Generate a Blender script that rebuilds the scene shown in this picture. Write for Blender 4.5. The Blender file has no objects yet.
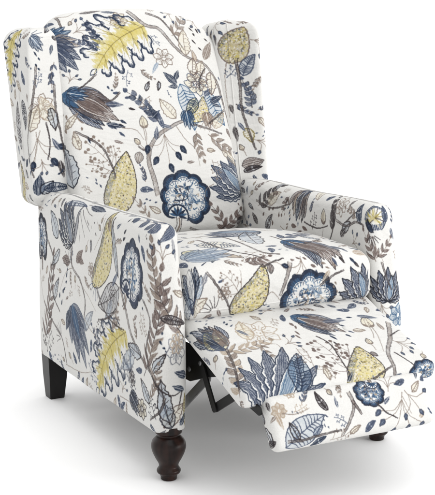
import bpy, bmesh, math, random
import numpy as np
from mathutils import Vector, Matrix

scene = bpy.context.scene
col = scene.collection
PPM = 1300.0                 # print pixels per metre of cloth
AW, AH = 3.0, 2.4            # metres of cloth in the print sheet

# ------------------------------------------------------------------ helpers
def sm(a, b, x):
    t = np.clip((x - a) / (b - a), 0, 1)
    return t * t * (3 - 2 * t)

def rr(hx, hy, r, nx, ny, nc, start=0):
    """rounded rectangle, counter-clockwise, (points, outward normals); starts in the middle of side `start` (0=+y,1=-x,2=-y,3=+x)"""
    r = max(min(r, hx - 1e-5, hy - 1e-5), 1e-5)
    P, Nn = [], []
    def side(p0, p1, n, k):
        for i in range(k):
            t = i / k
            P.append((p0[0] + (p1[0] - p0[0]) * t, p0[1] + (p1[1] - p0[1]) * t)); Nn.append(n)
    def corner(cx, cy, a0):
        for i in range(nc):
            a = a0 + (math.pi / 2) * i / nc
            P.append((cx + r * math.cos(a), cy + r * math.sin(a))); Nn.append((math.cos(a), math.sin(a)))
    ax, ay = hx - r, hy - r
    seq = [(0, hy), (-1, 0)]
    side((ax, hy), (-ax, hy), (0, 1), nx);   corner(-ax, ay, math.pi / 2)
    side((-hx, ay), (-hx, -ay), (-1, 0), ny); corner(-ax, -ay, math.pi)
    side((-ax, -hy), (ax, -hy), (0, -1), nx); corner(ax, -ay, 3 * math.pi / 2)
    side((hx, -ay), (hx, ay), (1, 0), ny);    corner(ax, ay, 0)
    P, Nn = np.array(P), np.array(Nn)
    per = [nx // 2, nx + nc + ny // 2, nx + nc + ny + nc + nx // 2, 2 * nx + ny + 3 * nc + ny // 2][start]
    return np.roll(P, -per, 0), np.roll(Nn, -per, 0)

def edge_profile(h0, h1, r0, r1, nseg, na=6):
    """(height, inset, arc length) from the bottom rim to the top rim of a padded slab"""
    L = []
    if r0 > 0:
        for i in range(na):
            a = math.pi / 2 * i / na
            L.append((h0 + r0 - r0 * math.cos(a), r0 - r0 * math.sin(a)))
    for i in range(nseg + 1):
        L.append((h0 + r0 + (h1 - h0 - r0 - r1) * i / nseg, 0.0))
    if r1 > 0:
        for i in range(1, na + 1):
            a = math.pi / 2 * i / na
            L.append((h1 - r1 + r1 * math.sin(a), r1 - r1 * math.cos(a)))
    out, s = [], 0
    for i, q in enumerate(L):
        if i: s += math.dist(q, L[i - 1])
        out.append((q[0], q[1], s))
    return out

def slab(name, parent, mat, hx, hy, r, h0, h1, r0, r1, warp, uvo, mode='face', n=(24, 16, 5), nseg=6, ncap=14, start=0, flip=False, tag=None):
    """A padded slab: rounded-rectangle plan (hx, hy, r), heights h0..h1 with rounded rims, capped by inset rings.
    warp(a, b, h) -> world xyz arrays.  uv mode 'face': plan coordinates; 'wrap': girth x height."""
    prof = edge_profile(h0, h1, r0, r1, nseg)
    rings, uvs = [], []
    start = 1 if hx > hy else 0
    base, bn = rr(hx, hy, r, *n, start=start)
    N = len(base)
    seg = np.linalg.norm(np.roll(base, -1, 0) - base, axis=1)
    girth = np.concatenate([[0], np.cumsum(seg)])
    sT = prof[-1][2]
    lim = min(hx, hy) * (1 - .5 / ncap)
    def caps(h, ins0, s, sign):
        out = []
        for k in range(1, ncap + 1):
            ins = ins0 + (lim - ins0) * k / ncap
            out.append((h, ins, s + sign * (ins - ins0), True))
        return out
    L = [(h, i, s, False) for h, i, s in prof]
    L = caps(h0, r0, 0, -1)[::-1] + L + caps(h1, r1, sT, 1)
    eb, en = rr(hx - r1, hy - r1, r - r1, *n, start=start)
    for h, ins, s, cap in L:
        p, nn = rr(hx - ins, hy - ins, r - ins, *n, start=start)
        rings.append((p, h))
        if mode == 'face':
            if cap and h == h1: uv = p
            else: uv = eb + en * (sT - s)
            uv = np.concatenate([uv, uv[:1]])
        else:
            uv = np.stack([girth, np.full(N + 1, s)], 1)
        uvs.append(uv)
    M = len(rings)
    a = np.concatenate([q[0][:, 0] for q in rings]); b = np.concatenate([q[0][:, 1] for q in rings])
    h = np.concatenate([np.full(N, q[1]) for q in rings])
    X = np.stack(warp(a, b, h), 1)
    faces, fuv = [], []
    for k in range(M - 1):
        for j in range(N):
            j2 = (j + 1) % N
            faces.append((k * N + j, k * N + j2, (k + 1) * N + j2, (k + 1) * N + j))
            fuv += [uvs[k][j], uvs[k][j + 1], uvs[k + 1][j + 1], uvs[k + 1][j]]
    for k, sg in ((0, -1), (M - 1, 1)):                     # stitch the two lips of the last ring together
        for j in range(N // 2):
            q = [j, (j + 1) % N, (N - j - 1) % N, (N - j) % N]
            q = list(dict.fromkeys(q))
            if len(q) < 3: continue
            if sg > 0: q = q[::-1]
            faces.append(tuple(k * N + i for i in q)); fuv += [uvs[k][i] for i in q]
    fuv = np.array(fuv)
    if flip: fuv = fuv * np.array([-1, 1])
    fuv = (fuv + np.array(uvo)) / np.array([AW, AH])
    me = bpy.data.meshes.new(name)
    me.from_pydata(X.tolist(), [], faces)
    uvl = me.uv_layers.new(name='cloth')
    uvl.data.foreach_set('uv', fuv.astype(np.float32).ravel())
    me.polygons.foreach_set('use_smooth', [True] * len(me.polygons))
    bm = bmesh.new(); bm.from_mesh(me); bmesh.ops.remove_doubles(bm, verts=bm.verts, dist=2e-4); bmesh.ops.recalc_face_normals(bm, faces=bm.faces); bm.to_mesh(me); bm.free()
    o = link(name, me, mat, parent)
    o_rings[o.name] = (X, N, len(prof), ncap, uvs, uvo)
    return o
o_rings = {}

def link(name, me, mat, parent=None):
    o = bpy.data.objects.new(name, me); col.objects.link(o)
    if mat: me.materials.append(mat)
    if parent: adopt(o, parent)
    return o

WM = {}
def adopt(o, parent):
    o.parent = parent
    o.matrix_parent_inverse = WM[parent.name].inverted() if parent.name in WM else Matrix()

def bm_obj(name, bm, mat, parent, smooth=True):
    bmesh.ops.recalc_face_normals(bm, faces=bm.faces)
    me = bpy.data.meshes.new(name); bm.to_mesh(me); bm.free()
    me.polygons.foreach_set('use_smooth', [smooth] * len(me.polygons))
    return link(name, me, mat, parent)

def wobble(a, b, k=0.002, s=7.0, ph=0.0):
    return k * (np.sin(a * s * 2.1 + ph) * np.sin(b * s * 2.7 + 1.3 * ph + .6) + .6 * np.sin(a * s * 4.3 + 2 * ph + b * s * 3.1))

def piping(part, rad, mat, layer=None, col_=None):
    """a sewn welt: a thin cloth tube along one ring (or one upright column) of a slab, carrying the slab's own print"""
    X, N, npf, ncap, uvs, uvo = o_rings[part.name]
    M = len(uvs); G = X.reshape(M, N, 3)
    if layer is not None:
        k = ncap + (layer if layer >= 0 else npf + layer); P = G[k]; W = uvs[k]; closed = True
    else:
        P = G[ncap:ncap + npf, col_]; W = np.array([uvs[k][col_] for k in range(ncap, ncap + npf)]); closed = False
    T = (np.roll(P, -1, 0) - np.roll(P, 1, 0)) if closed else np.gradient(P, axis=0)
    T /= np.maximum(np.linalg.norm(T, axis=1), 1e-9)[:, None]
    ref = np.where(np.abs(T[:, 2:3]) > .8, [[1., 0, 0]], [[0, 0, 1.]])
    A_ = np.cross(T, ref); A_ /= np.linalg.norm(A_, axis=1)[:, None]; B_ = np.cross(T, A_)
    ns, n = 8, len(P)
    V = np.stack([P + rad * (A_ * math.cos(2 * math.pi * i / ns) + B_ * math.sin(2 * math.pi * i / ns)) for i in range(ns)], 1).reshape(-1, 3)
    F, U = [], []
    for i in range(n if closed else n - 1):
        i2 = (i + 1) % n; w0, w1 = W[i], W[i + 1]
        for j in range(ns):
            j2 = (j + 1) % ns; F.append((i * ns + j, i * ns + j2, i2 * ns + j2, i2 * ns + j)); U += [w0, w0, w1, w1]
    if not closed: F += [tuple(range(ns)), tuple((n - 1) * ns + j for j in range(ns))]; U += [W[0]] * ns + [W[-1]] * ns
    me = bpy.data.meshes.new('piping'); me.from_pydata(V.tolist(), [], F)
    U = (np.array(U) + np.array(uvo)) / np.array([AW, AH])
    me.uv_layers.new(name='cloth').data.foreach_set('uv', U.astype(np.float32).ravel())
    me.polygons.foreach_set('use_smooth', [True] * len(F))
    bm = bmesh.new(); bm.from_mesh(me); bmesh.ops.recalc_face_normals(bm, faces=bm.faces); bm.to_mesh(me); bm.free()
    if part.name not in WM: WM[part.name] = Matrix()
    return link('piping', me, mat, part)
# ------------------------------------------------------------------ materials
def nodes(name):
    m = bpy.data.materials.new(name); m.use_nodes = True
    nt = m.node_tree; return m, nt, nt.nodes['Principled BSDF']
def ramp(nt, inp, p0, c0, p1, c1):
    r = nt.nodes.new('ShaderNodeValToRGB'); r.color_ramp.elements[0].position = p0; r.color_ramp.elements[0].color = (*c0, 1)
    r.color_ramp.elements[1].position = p1; r.color_ramp.elements[1].color = (*c1, 1); nt.links.new(inp, r.inputs[0]); return r
def plain(name, c0, c1, rough, scale, spec=.5, stretch=(1, 1, 1), metal=0, bump=.0):
    m, nt, b = nodes(name)
    tc = nt.nodes.new('ShaderNodeTexCoord'); mp = nt.nodes.new('ShaderNodeMapping'); mp.inputs['Scale'].default_value = stretch
    nz = nt.nodes.new('ShaderNodeTexNoise'); nz.inputs['Scale'].default_value = scale; nz.inputs['Detail'].default_value = 5
    nt.links.new(tc.outputs['Object'], mp.inputs[0]); nt.links.new(mp.outputs[0], nz.inputs['Vector'])
    r = ramp(nt, nz.outputs[0], .3, c0, .7, c1); nt.links.new(r.outputs[0], b.inputs['Base Color'])
    b.inputs['Roughness'].default_value = rough; b.inputs['Specular IOR Level'].default_value = spec; b.inputs['Metallic'].default_value = metal
    if bump:
        bp = nt.nodes.new('ShaderNodeBump'); bp.inputs['Strength'].default_value = bump; bp.inputs['Distance'].default_value = .001
        nt.links.new(nz.outputs[0], bp.inputs['Height']); nt.links.new(bp.outputs[0], b.inputs['Normal'])
    return m
WOOD = plain('dark_turned_wood', (.004, .002, .0018), (.026, .011, .008), .34, 60, .22, (1, 1, .12), 0, .3)
BLACKWOOD = plain('black_wood', (.004, .0035, .0035), (.009, .008, .0075), .36, 20, .25, (1, 1, .2), 0, .1)
BLACKM = plain('black_steel', (.003, .003, .003), (.006, .006, .006), .42, 30, .2)
STEEL = plain('grey_steel', (.16, .16, .165), (.24, .24, .245), .38, 30, .5, (1, 1, 1), .7)
FLOOR = plain('white_studio_floor', (.93, .93, .93), (.94, .94, .94), .8, 2, .1)
# ------------------------------------------------------------------ where each motif of the print lies on the cloth (metres)
PRINT = [
    ('branch', [(2.195, 0.956), (2.1991, 0.9333), (2.1988, 0.9032)], 1.0, {'w': 5}),
    ('branch', [(2.195, 0.956), (2.2243, 0.9454), (2.2538, 0.9589)], 1.0, {'w': 2.5}),
    ('leaf', [(2.2619, 0.9498), (2.3311, 0.9521)], 0.8, {'c': 'dark', 'w': 0.22}),
    ('leaf', [(2.3263, 0.9473), (2.3769, 0.9385)], 1.0, {'c': 'navy', 'w': 0.2}),
    ('lobe', [(2.1442, 0.8834), (2.2217, 0.898)], 1.0, {'c': 'blue'}),
    ('lobe', [(2.1546, 0.8745), (2.2379, 0.8449)], 1.0, {'c': 'taupe', 'edge': 'slate'}),
    ('lobe', [(2.1432, 0.8803), (2.2146, 0.7728)], 1.0, {'c': 'slate', 'edge': 'navy'}),
    ('fern', [(2.2937, 0.8302), (2.2661, 0.9262)], 1.0, {'c': 'slate', 'pairs': 5, 'w': 0.12, 'll': 0.24, 'stem': 'slate'}),
    ('fern', [(2.2953, 0.8235), (2.2265, 0.8604)], 1.0, {'c': 'slate', 'pairs': 5, 'w': 0.12, 'll': 0.26, 'stem': 'slate'}),
    ('outflower', [(2.3511, 0.8904), (2.3917, 0.9378)], 1.0, {'c': 'taupe', 'fillc': 'cream'}),
    ('oak', [(2.4482, 0.8941), (2.2626, 0.749)], 1.0, {'w': 0.8, 'bend': 0.1}),
    ('branch', [(2.4034, 0.9458), (2.4521, 0.8976), (2.4957, 0.8879), (2.5325, 0.8398), (2.5731, 0.8066), (2.6285, 0.7971), (2.6621, 0.7404), (2.6799, 0.6382), (2.6946, 0.5638)], 1.0, {'w': 7, 'taper': 0.6}),
    ('branch', [(2.461, 0.9385), (2.5059, 0.923), (2.5374, 0.8851), (2.567, 0.8299)], 1.0, {'w': 4}),
    ('branch', [(2.5374, 0.8851), (2.5524, 0.9297)], 1.0, {'w': 2.5}),
    ('fern', [(2.5348, 0.871), (2.5791, 0.9526)], 1.0, {'c': 'taupe', 'pairs': 3, 'w': 0.14, 'll': 0.4}),
    ('outleaf', [(2.5708, 0.8131), (2.5674, 0.9067)], 1.0, {'c': 'taupe'}),
    ('drops', [(2.5893, 0.9209), (2.6392, 0.8708)], 1.0, {'c': 'dark', 'n': 6, 'w': 0.9, 'size': 0.14}),
    ('leaf', [(2.6014, 0.7959), (2.5947, 0.8379)], 1.0, {'c': 'tan', 'w': 0.4, 'out': 'taupe'}),
    ('leaf', [(2.6309, 0.8135), (2.6634, 0.8993)], 1.0, {'c': 'taupe', 'w': 0.3}),
    ('outflower', [(2.4794, 0.7582), (2.5071, 0.8259)], 1.0, {'c': 'taupe'}),
    ('sprig', [(2.4622, 0.8652), (2.489, 0.8341)], 1.0, {'c': 'slate', 'n': 3}),
    ('leaf', [(2.5234, 0.7069), (2.4837, 0.7452)], 1.0, {'c': 'navy', 'w': 0.5}),
    ('leaf', [(2.5189, 0.72), (2.5346, 0.7548)], 1.0, {'c': 'navy', 'w': 0.5}),
    ('leaf', [(2.5256, 0.7003), (2.4918, 0.6963)], 1.0, {'c': 'navy', 'w': 0.5}),
    ('outflower', [(2.5808, 0.6654), (2.5989, 0.7581)], 1.0, {'c': 'slate', 'fillc': 'cream'}),
    ('outleaf', [(2.5831, 0.744), (2.587, 0.8101)], 1.0, {'c': 'brown', 'w': 0.5}),
    ('outleaf', [(2.6078, 0.7489), (2.6167, 0.8083)], 1.0, {'c': 'taupe', 'w': 0.5}),
    ('hatch', [(2.5334, 0.7074), (2.5605, 0.5546)], 1.0, {'c': 'blue', 'w': 0.42, 'bend': 0.5, 'body': 'pale'}),
    ('hatch', [(2.6264, 0.6881), (2.6194, 0.5631)], 1.0, {'c': 'blue', 'w': 0.45, 'bend': -0.4, 'body': 'pale'}),
    ('paisley', [(2.5518, 0.5808), (2.6025, 0.6705)], 1.0, {'w': 0.5, 'core': 'cream', 'side': 'pale', 'edge': 'slate'}),
    ('hatch', [(2.5802, 0.6619), (2.535, 0.6008)], 1.0, {'c': 'navy', 'w': 0.5, 'body': 'yellow'}),
    ('leaf', [(2.6271, 0.647), (2.6784, 0.6829)], 1.0, {'c': 'navy', 'w': 0.4}),
    ('leaf', [(2.6338, 0.6439), (2.6656, 0.6354)], 1.0, {'c': 'navy', 'w': 0.4}),
    ('leaf', [(2.6096, 0.6712), (2.6471, 0.7075)], 1.0, {'c': 'slate', 'w': 0.4}),
    ('outleaf', [(2.4996, 0.5951), (2.4509, 0.6546)], 1.0, {'c': 'taupe', 'w': 0.5}),
    ('outleaf', [(2.626, 0.5597), (2.6663, 0.6164)], 1.0, {'c': 'tan', 'w': 0.5}),
    ('fern', [(2.4422, 0.5779), (2.3551, 0.6838)], 1.0, {'c': 'slate', 'pairs': 5, 'w': 0.13, 'll': 0.25, 'stem': 'dark', 'c2': 'navy'}),
    ('leaf', [(2.4199, 0.598), (2.4512, 0.6224)], 1.0, {'c': 'navy', 'w': 0.4}),
    ('tulip', [(2.1584, 0.7002), (2.3225, 0.5912)], 1.0, {}),
    ('leaf', [(2.2802, 0.6511), (2.3383, 0.6436)], 1.0, {'c': 'slate', 'w': 0.35}),
    ('leaf', [(2.2722, 0.5885), (2.3321, 0.5749)], 1.0, {'c': 'navy', 'w': 0.3}),
    ('lobe', [(2.1698, 0.7004), (2.233, 0.6814)], 1.0, {'c': 'blue'}),
    ('drops', [(2.1501, 0.6486), (2.1614, 0.5739)], 1.0, {'c': 'taupe', 'n': 5, 'w': 0.6, 'size': 0.13}),
    ('leaf', [(2.1544, 0.7853), (2.1388, 0.7361)], 1.0, {'c': 'navy', 'w': 0.35}),
    ('sprig', [(2.2799, 0.4281), (2.1951, 0.5326)], 1.0, {'c': 'taupe', 'n': 6}),
    ('sprig', [(2.2736, 0.4466), (2.2776, 0.5196)], 1.0, {'c': 'taupe', 'n': 4}),
    ('sprig', [(2.2636, 0.4415), (2.19, 0.4667)], 1.0, {'c': 'taupe', 'n': 4}),
    ('paisley', [(2.2481, 0.3103), (2.318, 0.5013)], 1.0, {'w': 0.46, 'bend': 0.1}),
    ('bud', [(2.3905, 0.5306), (2.3894, 0.609)], 1.0, {}),
    ('bud', [(2.3784, 0.5005), (2.3506, 0.5394)], 1.0, {}),
    ('nut', [(2.3614, 0.4954), (2.3485, 0.4595)], 1.0, {}),
    ('branch', [(2.3852, 0.5872), (2.388, 0.4999), (2.3903, 0.4387)], 1.0, {'w': 2.5}),
    ('branch', [(2.3979, 0.3601), (2.393, 0.4144), (2.3847, 0.4633), (2.3998, 0.5114), (2.4359, 0.5467), (2.4956, 0.5759), (2.5544, 0.5939)], 1.0, {'w': 10, 'taper': 0.5}),
    ('branch', [(2.3976, 0.4992), (2.3753, 0.5007), (2.3585, 0.5141)], 1.0, {'w': 4}),
    ('branch', [(2.5436, 0.5745), (2.5971, 0.5602), (2.6513, 0.5398)], 1.0, {'w': 4}),
    ('leaf', [(2.4193, 0.5289), (2.4311, 0.5721)], 1.0, {'c': 'slate', 'w': 0.35}),
    ('hatch', [(2.4528, 0.5648), (2.4433, 0.6162)], 1.0, {'c': 'slate', 'w': 0.3}),
    ('berries', [(2.4495, 0.5649), (2.4516, 0.453)], 0.9, {'c': 'navy', 'n': 5}),
    ('lobe', [(2.5387, 0.6205), (2.5403, 0.5584)], 1.0, {'c': 'blue'}),
    ('lobe', [(2.6073, 0.614), (2.6115, 0.5599)], 1.0, {'c': 'tan', 'edge': 'brown'}),
    ('fern', [(2.5598, 0.5514), (2.5692, 0.4624)], 1.0, {'c': 'taupe', 'pairs': 4, 'w': 0.14, 'll': 0.34}),
    ('fern', [(2.6003, 0.5407), (2.6907, 0.4816)], 1.0, {'c': 'taupe', 'pairs': 4, 'w': 0.13, 'll': 0.34}),
    ('leaf', [(2.6712, 0.5597), (2.6904, 0.5223)], 1.0, {'c': 'brown', 'w': 0.4}),
    ('lotus', [(2.6942, 0.3517), (2.5904, 0.4429)], 1.0, {'c': 'slate', 'edge': 'navy', 'n': 7, 'spread': 0.95, 'w': 0.3}),
    ('rosette', [(2.4565, 0.2542), (2.5138, 0.4248)], 1.0, {'c': 'blue'}),
    ('fern', [(2.6088, 0.2412), (2.5724, 0.3175)], 1.0, {'c': 'brown', 'pairs': 3, 'w': 0.16, 'll': 0.42, 'stem': 'dark'}),
    ('fern', [(2.6001, 0.2487), (2.6704, 0.2996)], 1.0, {'c': 'brown', 'pairs': 3, 'w': 0.18, 'll': 0.42, 'stem': 'dark'}),
    ('leaf', [(2.6511, 0.2636), (2.7134, 0.2728)], 1.0, {'c': 'dark', 'w': 0.5}),
    ('drops', [(2.6813, 0.3438), (2.6896, 0.2936)], 1.0, {'c': 'brown', 'n': 4, 'w': 0.8, 'size': 0.2}),
    ('outleaf', [(2.1469, 0.4088), (2.1245, 0.5353)], 1.0, {'c': 'black', 'w': 0.42}),
    ('leaf', [(2.1437, 0.4276), (2.14, 0.5187)], 1.0, {'c': 'grey', 'w': 0.2}),
    ('fern', [(2.3609, 0.2856), (2.3224, 0.3536)], 1.0, {'c': 'taupe', 'pairs': 3, 'w': 0.12, 'll': 0.36}),
    ('drops', [(2.22, 0.3922), (2.2032, 0.4384)], 1.0, {'c': 'slate', 'n': 4, 'w': 0.8, 'size': 0.15}),
    ('outleaf', [(2.1805, 0.5159), (2.1668, 0.5727)], 1.0, {'c': 'taupe', 'w': 0.4}),
    ('drops', [(2.671, 0.808), (2.6947, 0.7441)], 1.0, {'c': 'slate', 'n': 4, 'w': 0.6, 'size': 0.15}),
    ('sprig', [(2.3713, 0.7535), (2.3618, 0.7026)], 1.0, {'c': 'slate', 'n': 3}),
    ('leaf', [(2.4729, 0.7775), (2.4468, 0.7386)], 1.0, {'c': 'pale', 'w': 0.3}),
    ('oak', [(1.8557, 1.9225), (1.8013, 1.7462)], 0.8, {'w': 0.7}),
    ('hatch', [(1.8396, 1.5821), (1.832, 1.7163)], 1.0, {'c': 'dark', 'w': 0.3, 'body': 'grey'}),
    ('hatch', [(1.8729, 1.7266), (1.8909, 1.6424)], 1.0, {'c': 'black', 'w': 0.4, 'body': 'grey'}),
    ('paisley', [(1.7996, 1.4227), (1.8082, 1.5505)], 1.0, {'w': 0.3, 'core': 'olive'}),
    ('fan', [(1.9342, 1.9034), (1.9741, 1.8843)], 1.0, {'c': 'navy'}),
    ('lobe', [(1.9335, 1.8999), (1.9716, 1.8578)], 0.9, {'c': 'pale', 'edge': 'navy'}),
    ('drops', [(1.9445, 1.8603), (1.9548, 1.807)], 1.0, {'c': 'navy', 'n': 4, 'w': 0.6, 'size': 0.2}),
    ('leaf', [(1.9979, 1.7975), (1.9892, 1.766)], 1.0, {'c': 'navy', 'w': 0.4}),
    ('outflower', [(1.9527, 1.6624), (1.9636, 1.7466)], 1.0, {'c': 'taupe'}),
    ('outleaf', [(1.9871, 1.6646), (1.9503, 1.7311)], 1.0, {'c': 'tan', 'w': 0.6}),
    ('fern', [(2.0064, 1.8232), (1.9937, 1.7491)], 1.0, {'c': 'slate', 'pairs': 3, 'w': 0.12}),
    ('outleaf', [(1.9211, 1.637), (1.9432, 1.7148)], 1.0, {'c': 'taupe', 'w': 0.5}),
    ('branch', [(1.9515, 1.6396), (1.9377, 1.5841), (1.9297, 1.522)], 1.0, {'w': 2.5}),
    ('berries', [(1.9397, 1.6353), (1.952, 1.5364)], 1.0, {'c': 'navy', 'n': 4, 'r': 0.12}),
    ('leaf', [(1.9996, 1.5507), (2.0055, 1.4996)], 1.0, {'c': 'dark', 'w': 0.35}),
    ('drops', [(1.9177, 1.5857), (1.9225, 1.5111)], 1.0, {'c': 'slate', 'n': 4, 'w': 0.4, 'size': 0.14}),
    ('leaf', [(1.938, 1.452), (1.9456, 1.5142)], 1.0, {'c': 'navy', 'w': 0.6}),
    ('outleaf', [(1.9484, 1.4564), (1.9757, 1.4944)], 1.0, {'c': 'black', 'w': 0.6}),
    ('hatch', [(1.954, 1.4673), (2.0201, 1.4759)], 1.0, {'c': 'navy', 'w': 0.4, 'body': 'slate'}),
    ('drops', [(1.986, 1.4998), (2.0219, 1.5218)], 1.0, {'c': 'navy', 'n': 3, 'w': 0.5, 'size': 0.2}),
    ('leaf', [(1.9435, 1.4323), (2.0019, 1.4484)], 1.0, {'c': 'grey', 'w': 0.2}),
    ('paisley', [(2.5742, 1.8055), (2.6215, 1.8963)], 0.82, {'w': 0.82, 'bend': 0.0, 'edge': 'brown', 'core': 'olive'}),
    ('branch', [(2.5769, 1.8105), (2.5695, 1.7749), (2.5678, 1.7234), (2.5714, 1.6448)], 1.0, {'w': 2.5}),
    ('sprig', [(2.571, 1.7643), (2.5972, 1.8014)], 1.0, {'c': 'slate', 'n': 4}),
    ('hatch', [(2.611, 1.7711), (2.6374, 1.8267)], 1.0, {'c': 'slate', 'w': 0.5, 'bend': 0.5}),
    ('fern', [(2.6254, 1.6753), (2.6081, 1.7601)], 1.0, {'c': 'slate', 'pairs': 5, 'w': 0.14, 'll': 0.26, 'stem': 'dark'}),
    ('fern', [(2.5894, 1.6875), (2.6332, 1.6567)], 1.0, {'c': 'slate', 'pairs': 4, 'w': 0.15, 'll': 0.3, 'stem': 'dark'}),
    ('leaf', [(2.5747, 1.6872), (2.5798, 1.657)], 1.0, {'c': 'dark', 'w': 0.4}),
    ('outleaf', [(2.6082, 1.6141), (2.6241, 1.5704)], 1.0, {'c': 'olive', 'w': 0.5}),
    ('leaf', [(2.5903, 1.6326), (2.6074, 1.6018)], 1.0, {'c': 'slate', 'w': 0.3}),
    ('nut', [(2.5904, 1.4984), (2.6446, 1.5139)], 0.9, {'c': 'brown'}),
    ('hatch', [(2.5941, 1.4798), (2.6384, 1.4955)], 1.0, {'c': 'dark', 'w': 0.4}),
    ('leaf', [(2.5795, 1.6205), (2.5858, 1.5718)], 1.0, {'c': 'dark', 'w': 0.3}),
    ('leaf', [(2.5473, 1.8752), (2.5515, 1.8447)], 1.0, {'c': 'dark', 'w': 0.4}),
    ('lotus', [(0.3525, 0.4002), (0.2544, 0.5084)], 1.0, {'c': 'navy', 'edge': 'black', 'n': 6, 'spread': 0.75, 'w': 0.3}),
    ('leaf', [(0.367, 0.4082), (0.3981, 0.5224)], 1.0, {'c': 'grey', 'w': 0.16, 'out': 'black'}),
    ('outleaf', [(0.2408, 0.4036), (0.1662, 0.4701)], 1.0, {'c': 'black', 'w': 0.5}),
    ('rosette', [(0.1158, 0.2942), (0.095, 0.4551)], 0.6, {'c': 'navy', 'edge': 'black', 'n': 7}),
    ('fan', [(0.3831, 0.5261), (0.4926, 0.4762)], 1.0, {'c': 'dark'}),
    ('hatch', [(0.2828, 0.5062), (0.4138, 0.5241)], 1.0, {'c': 'slate', 'w': 0.16, 'n': 9}),
    ('leaf', [(0.4308, 0.5291), (0.5468, 0.5245)], 1.0, {'c': 'navy', 'w': 0.25}),
    ('leaf', [(0.3395, 0.3535), (0.2784, 0.3536)], 1.0, {'c': 'brown', 'w': 0.6, 'vein': False}),
    ('leaf', [(0.3857, 0.362), (0.4354, 0.4038)], 1.0, {'c': 'brown', 'w': 0.5, 'vein': False}),
    ('leaf', [(0.4002, 0.3757), (0.4477, 0.3681)], 1.0, {'c': 'brown', 'w': 0.5, 'vein': False}),
    ('fan', [(0.3402, 0.3368), (0.3077, 0.3869)], 1.0, {'c': 'dark'}),
    ('sprig', [(0.3548, 0.3563), (0.3376, 0.3977)], 1.0, {'c': 'slate', 'n': 4}),
    ('branch', [(0.3525, 0.4002), (0.3554, 0.3453), (0.4199, 0.319), (0.4542, 0.2709), (0.4404, 0.2182)], 1.0, {'w': 5}),
    ('branch', [(0.3557, 0.3397), (0.31, 0.3198), (0.2637, 0.2593)], 1.0, {'w': 2.2}),
    ('paisley', [(0.5127, 0.318), (0.606, 0.547)], 1.0, {'w': 0.34, 'bend': 0.42}),
    ('branch', [(0.5788, 0.5079), (0.5694, 0.4704), (0.5181, 0.4171)], 1.0, {'w': 2.5}),
    ('drops', [(0.4525, 0.5093), (0.527, 0.4599)], 1.0, {'c': 'dark', 'n': 5, 'w': 0.5, 'size': 0.08}),
    ('fan', [(0.5334, 0.3352), (0.5169, 0.2839)], 1.0, {'c': 'slate'}),
    ('outleaf', [(0.6782, 0.3719), (0.6213, 0.5132)], 1.0, {'c': 'dark', 'w': 0.14, 'zig': False}),
    ('leaf', [(0.6238, 0.4768), (0.6058, 0.518)], 1.0, {'c': 'brown', 'w': 0.4}),
    ('drops', [(0.7024, 0.4666), (0.7428, 0.5237)], 1.0, {'c': 'black', 'n': 4, 'w': 0.5, 'size': 0.16}),
    ('fern', [(0.9841, 0.5179), (0.7708, 0.5263)], 1.0, {'c': 'slate', 'pairs': 4, 'w': 0.12, 'll': 0.34, 'stem': 'dark'}),
    ('leaf', [(0.687, 0.5326), (0.7925, 0.5857)], 1.0, {'c': 'grey', 'w': 0.2}),
    ('rosette', [(0.724, 0.3033), (0.7989, 0.4696)], 0.82, {'c': 'slate', 'edge': 'navy'}),
    ('hatch', [(0.6864, 0.3485), (0.5441, 0.2788)], 1.0, {'c': 'dark', 'w': 0.5, 'bend': 0.4, 'body': 'grey'}),
    ('branch', [(0.6927, 0.3546), (0.7292, 0.2969), (0.7516, 0.2467), (0.8035, 0.2012), (0.8609, 0.1677), (0.9008, 0.1103)], 1.0, {'w': 6, 'taper': 0.6}),
    ('outleaf', [(0.8036, 0.2038), (0.7304, 0.2113)], 1.0, {'c': 'dark', 'w': 0.5}),
    ('outleaf', [(0.8609, 0.1728), (0.8966, 0.2324)], 1.0, {'c': 'dark', 'w': 0.3}),
    ('leaf', [(0.8765, 0.1611), (0.8413, 0.1981)], 1.0, {'c': 'taupe', 'w': 0.25}),
    ('leaf', [(0.8875, 0.1367), (0.8612, 0.1473)], 1.0, {'c': 'dark', 'w': 0.3}),
    ('drops', [(0.2591, 0.2122), (0.3096, 0.3367)], 1.0, {'c': 'navy', 'n': 7, 'w': 0.3, 'size': 0.09}),
    ('fern', [(0.1075, 0.0695), (0.2049, 0.3459)], 1.0, {'c': 'brown', 'pairs': 8, 'w': 0.05, 'll': 0.2, 'stem': 'dark'}),
    ('branch', [(0.0829, 0.2878), (0.1239, 0.2007), (0.1828, 0.154)], 1.0, {'w': 2.5}),
    ('lobe', [(0.3492, 0.2431), (0.4382, 0.083)], 1.0, {'c': 'slate', 'edge': 'navy', 'w': 0.5}),
    ('leaf', [(0.3567, 0.2391), (0.4027, 0.1478)], 1.0, {'c': 'blue', 'w': 0.4}),
    ('leaf', [(0.3397, 0.2184), (0.3002, 0.1521)], 1.0, {'c': 'navy', 'w': 0.5}),
    ('branch', [(0.1239, 0.2007), (0.1828, 0.154), (0.2612, 0.1193), (0.2886, 0.0494)], 1.0, {'w': 4.5, 'taper': 0.5}),
    ('fan', [(0.2612, 0.1193), (0.2138, 0.1433)], 1.0, {'c': 'dark'}),
    ('branch', [(0.4201, 0.3136), (0.4764, 0.2864), (0.5282, 0.254)], 1.0, {'w': 2.2}),
    ('outflower', [(0.4932, 0.3385), (0.5064, 0.3836)], 1.0, {'c': 'taupe'}),
    ('fern', [(0.5505, 0.1123), (0.4945, 0.2084)], 1.0, {'c': 'slate', 'pairs': 6, 'w': 0.09, 'll': 0.2, 'stem': 'dark'}),
    ('sprig', [(0.6604, 0.205), (0.6625, 0.283)], 1.0, {'c': 'taupe', 'n': 5}),
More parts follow.
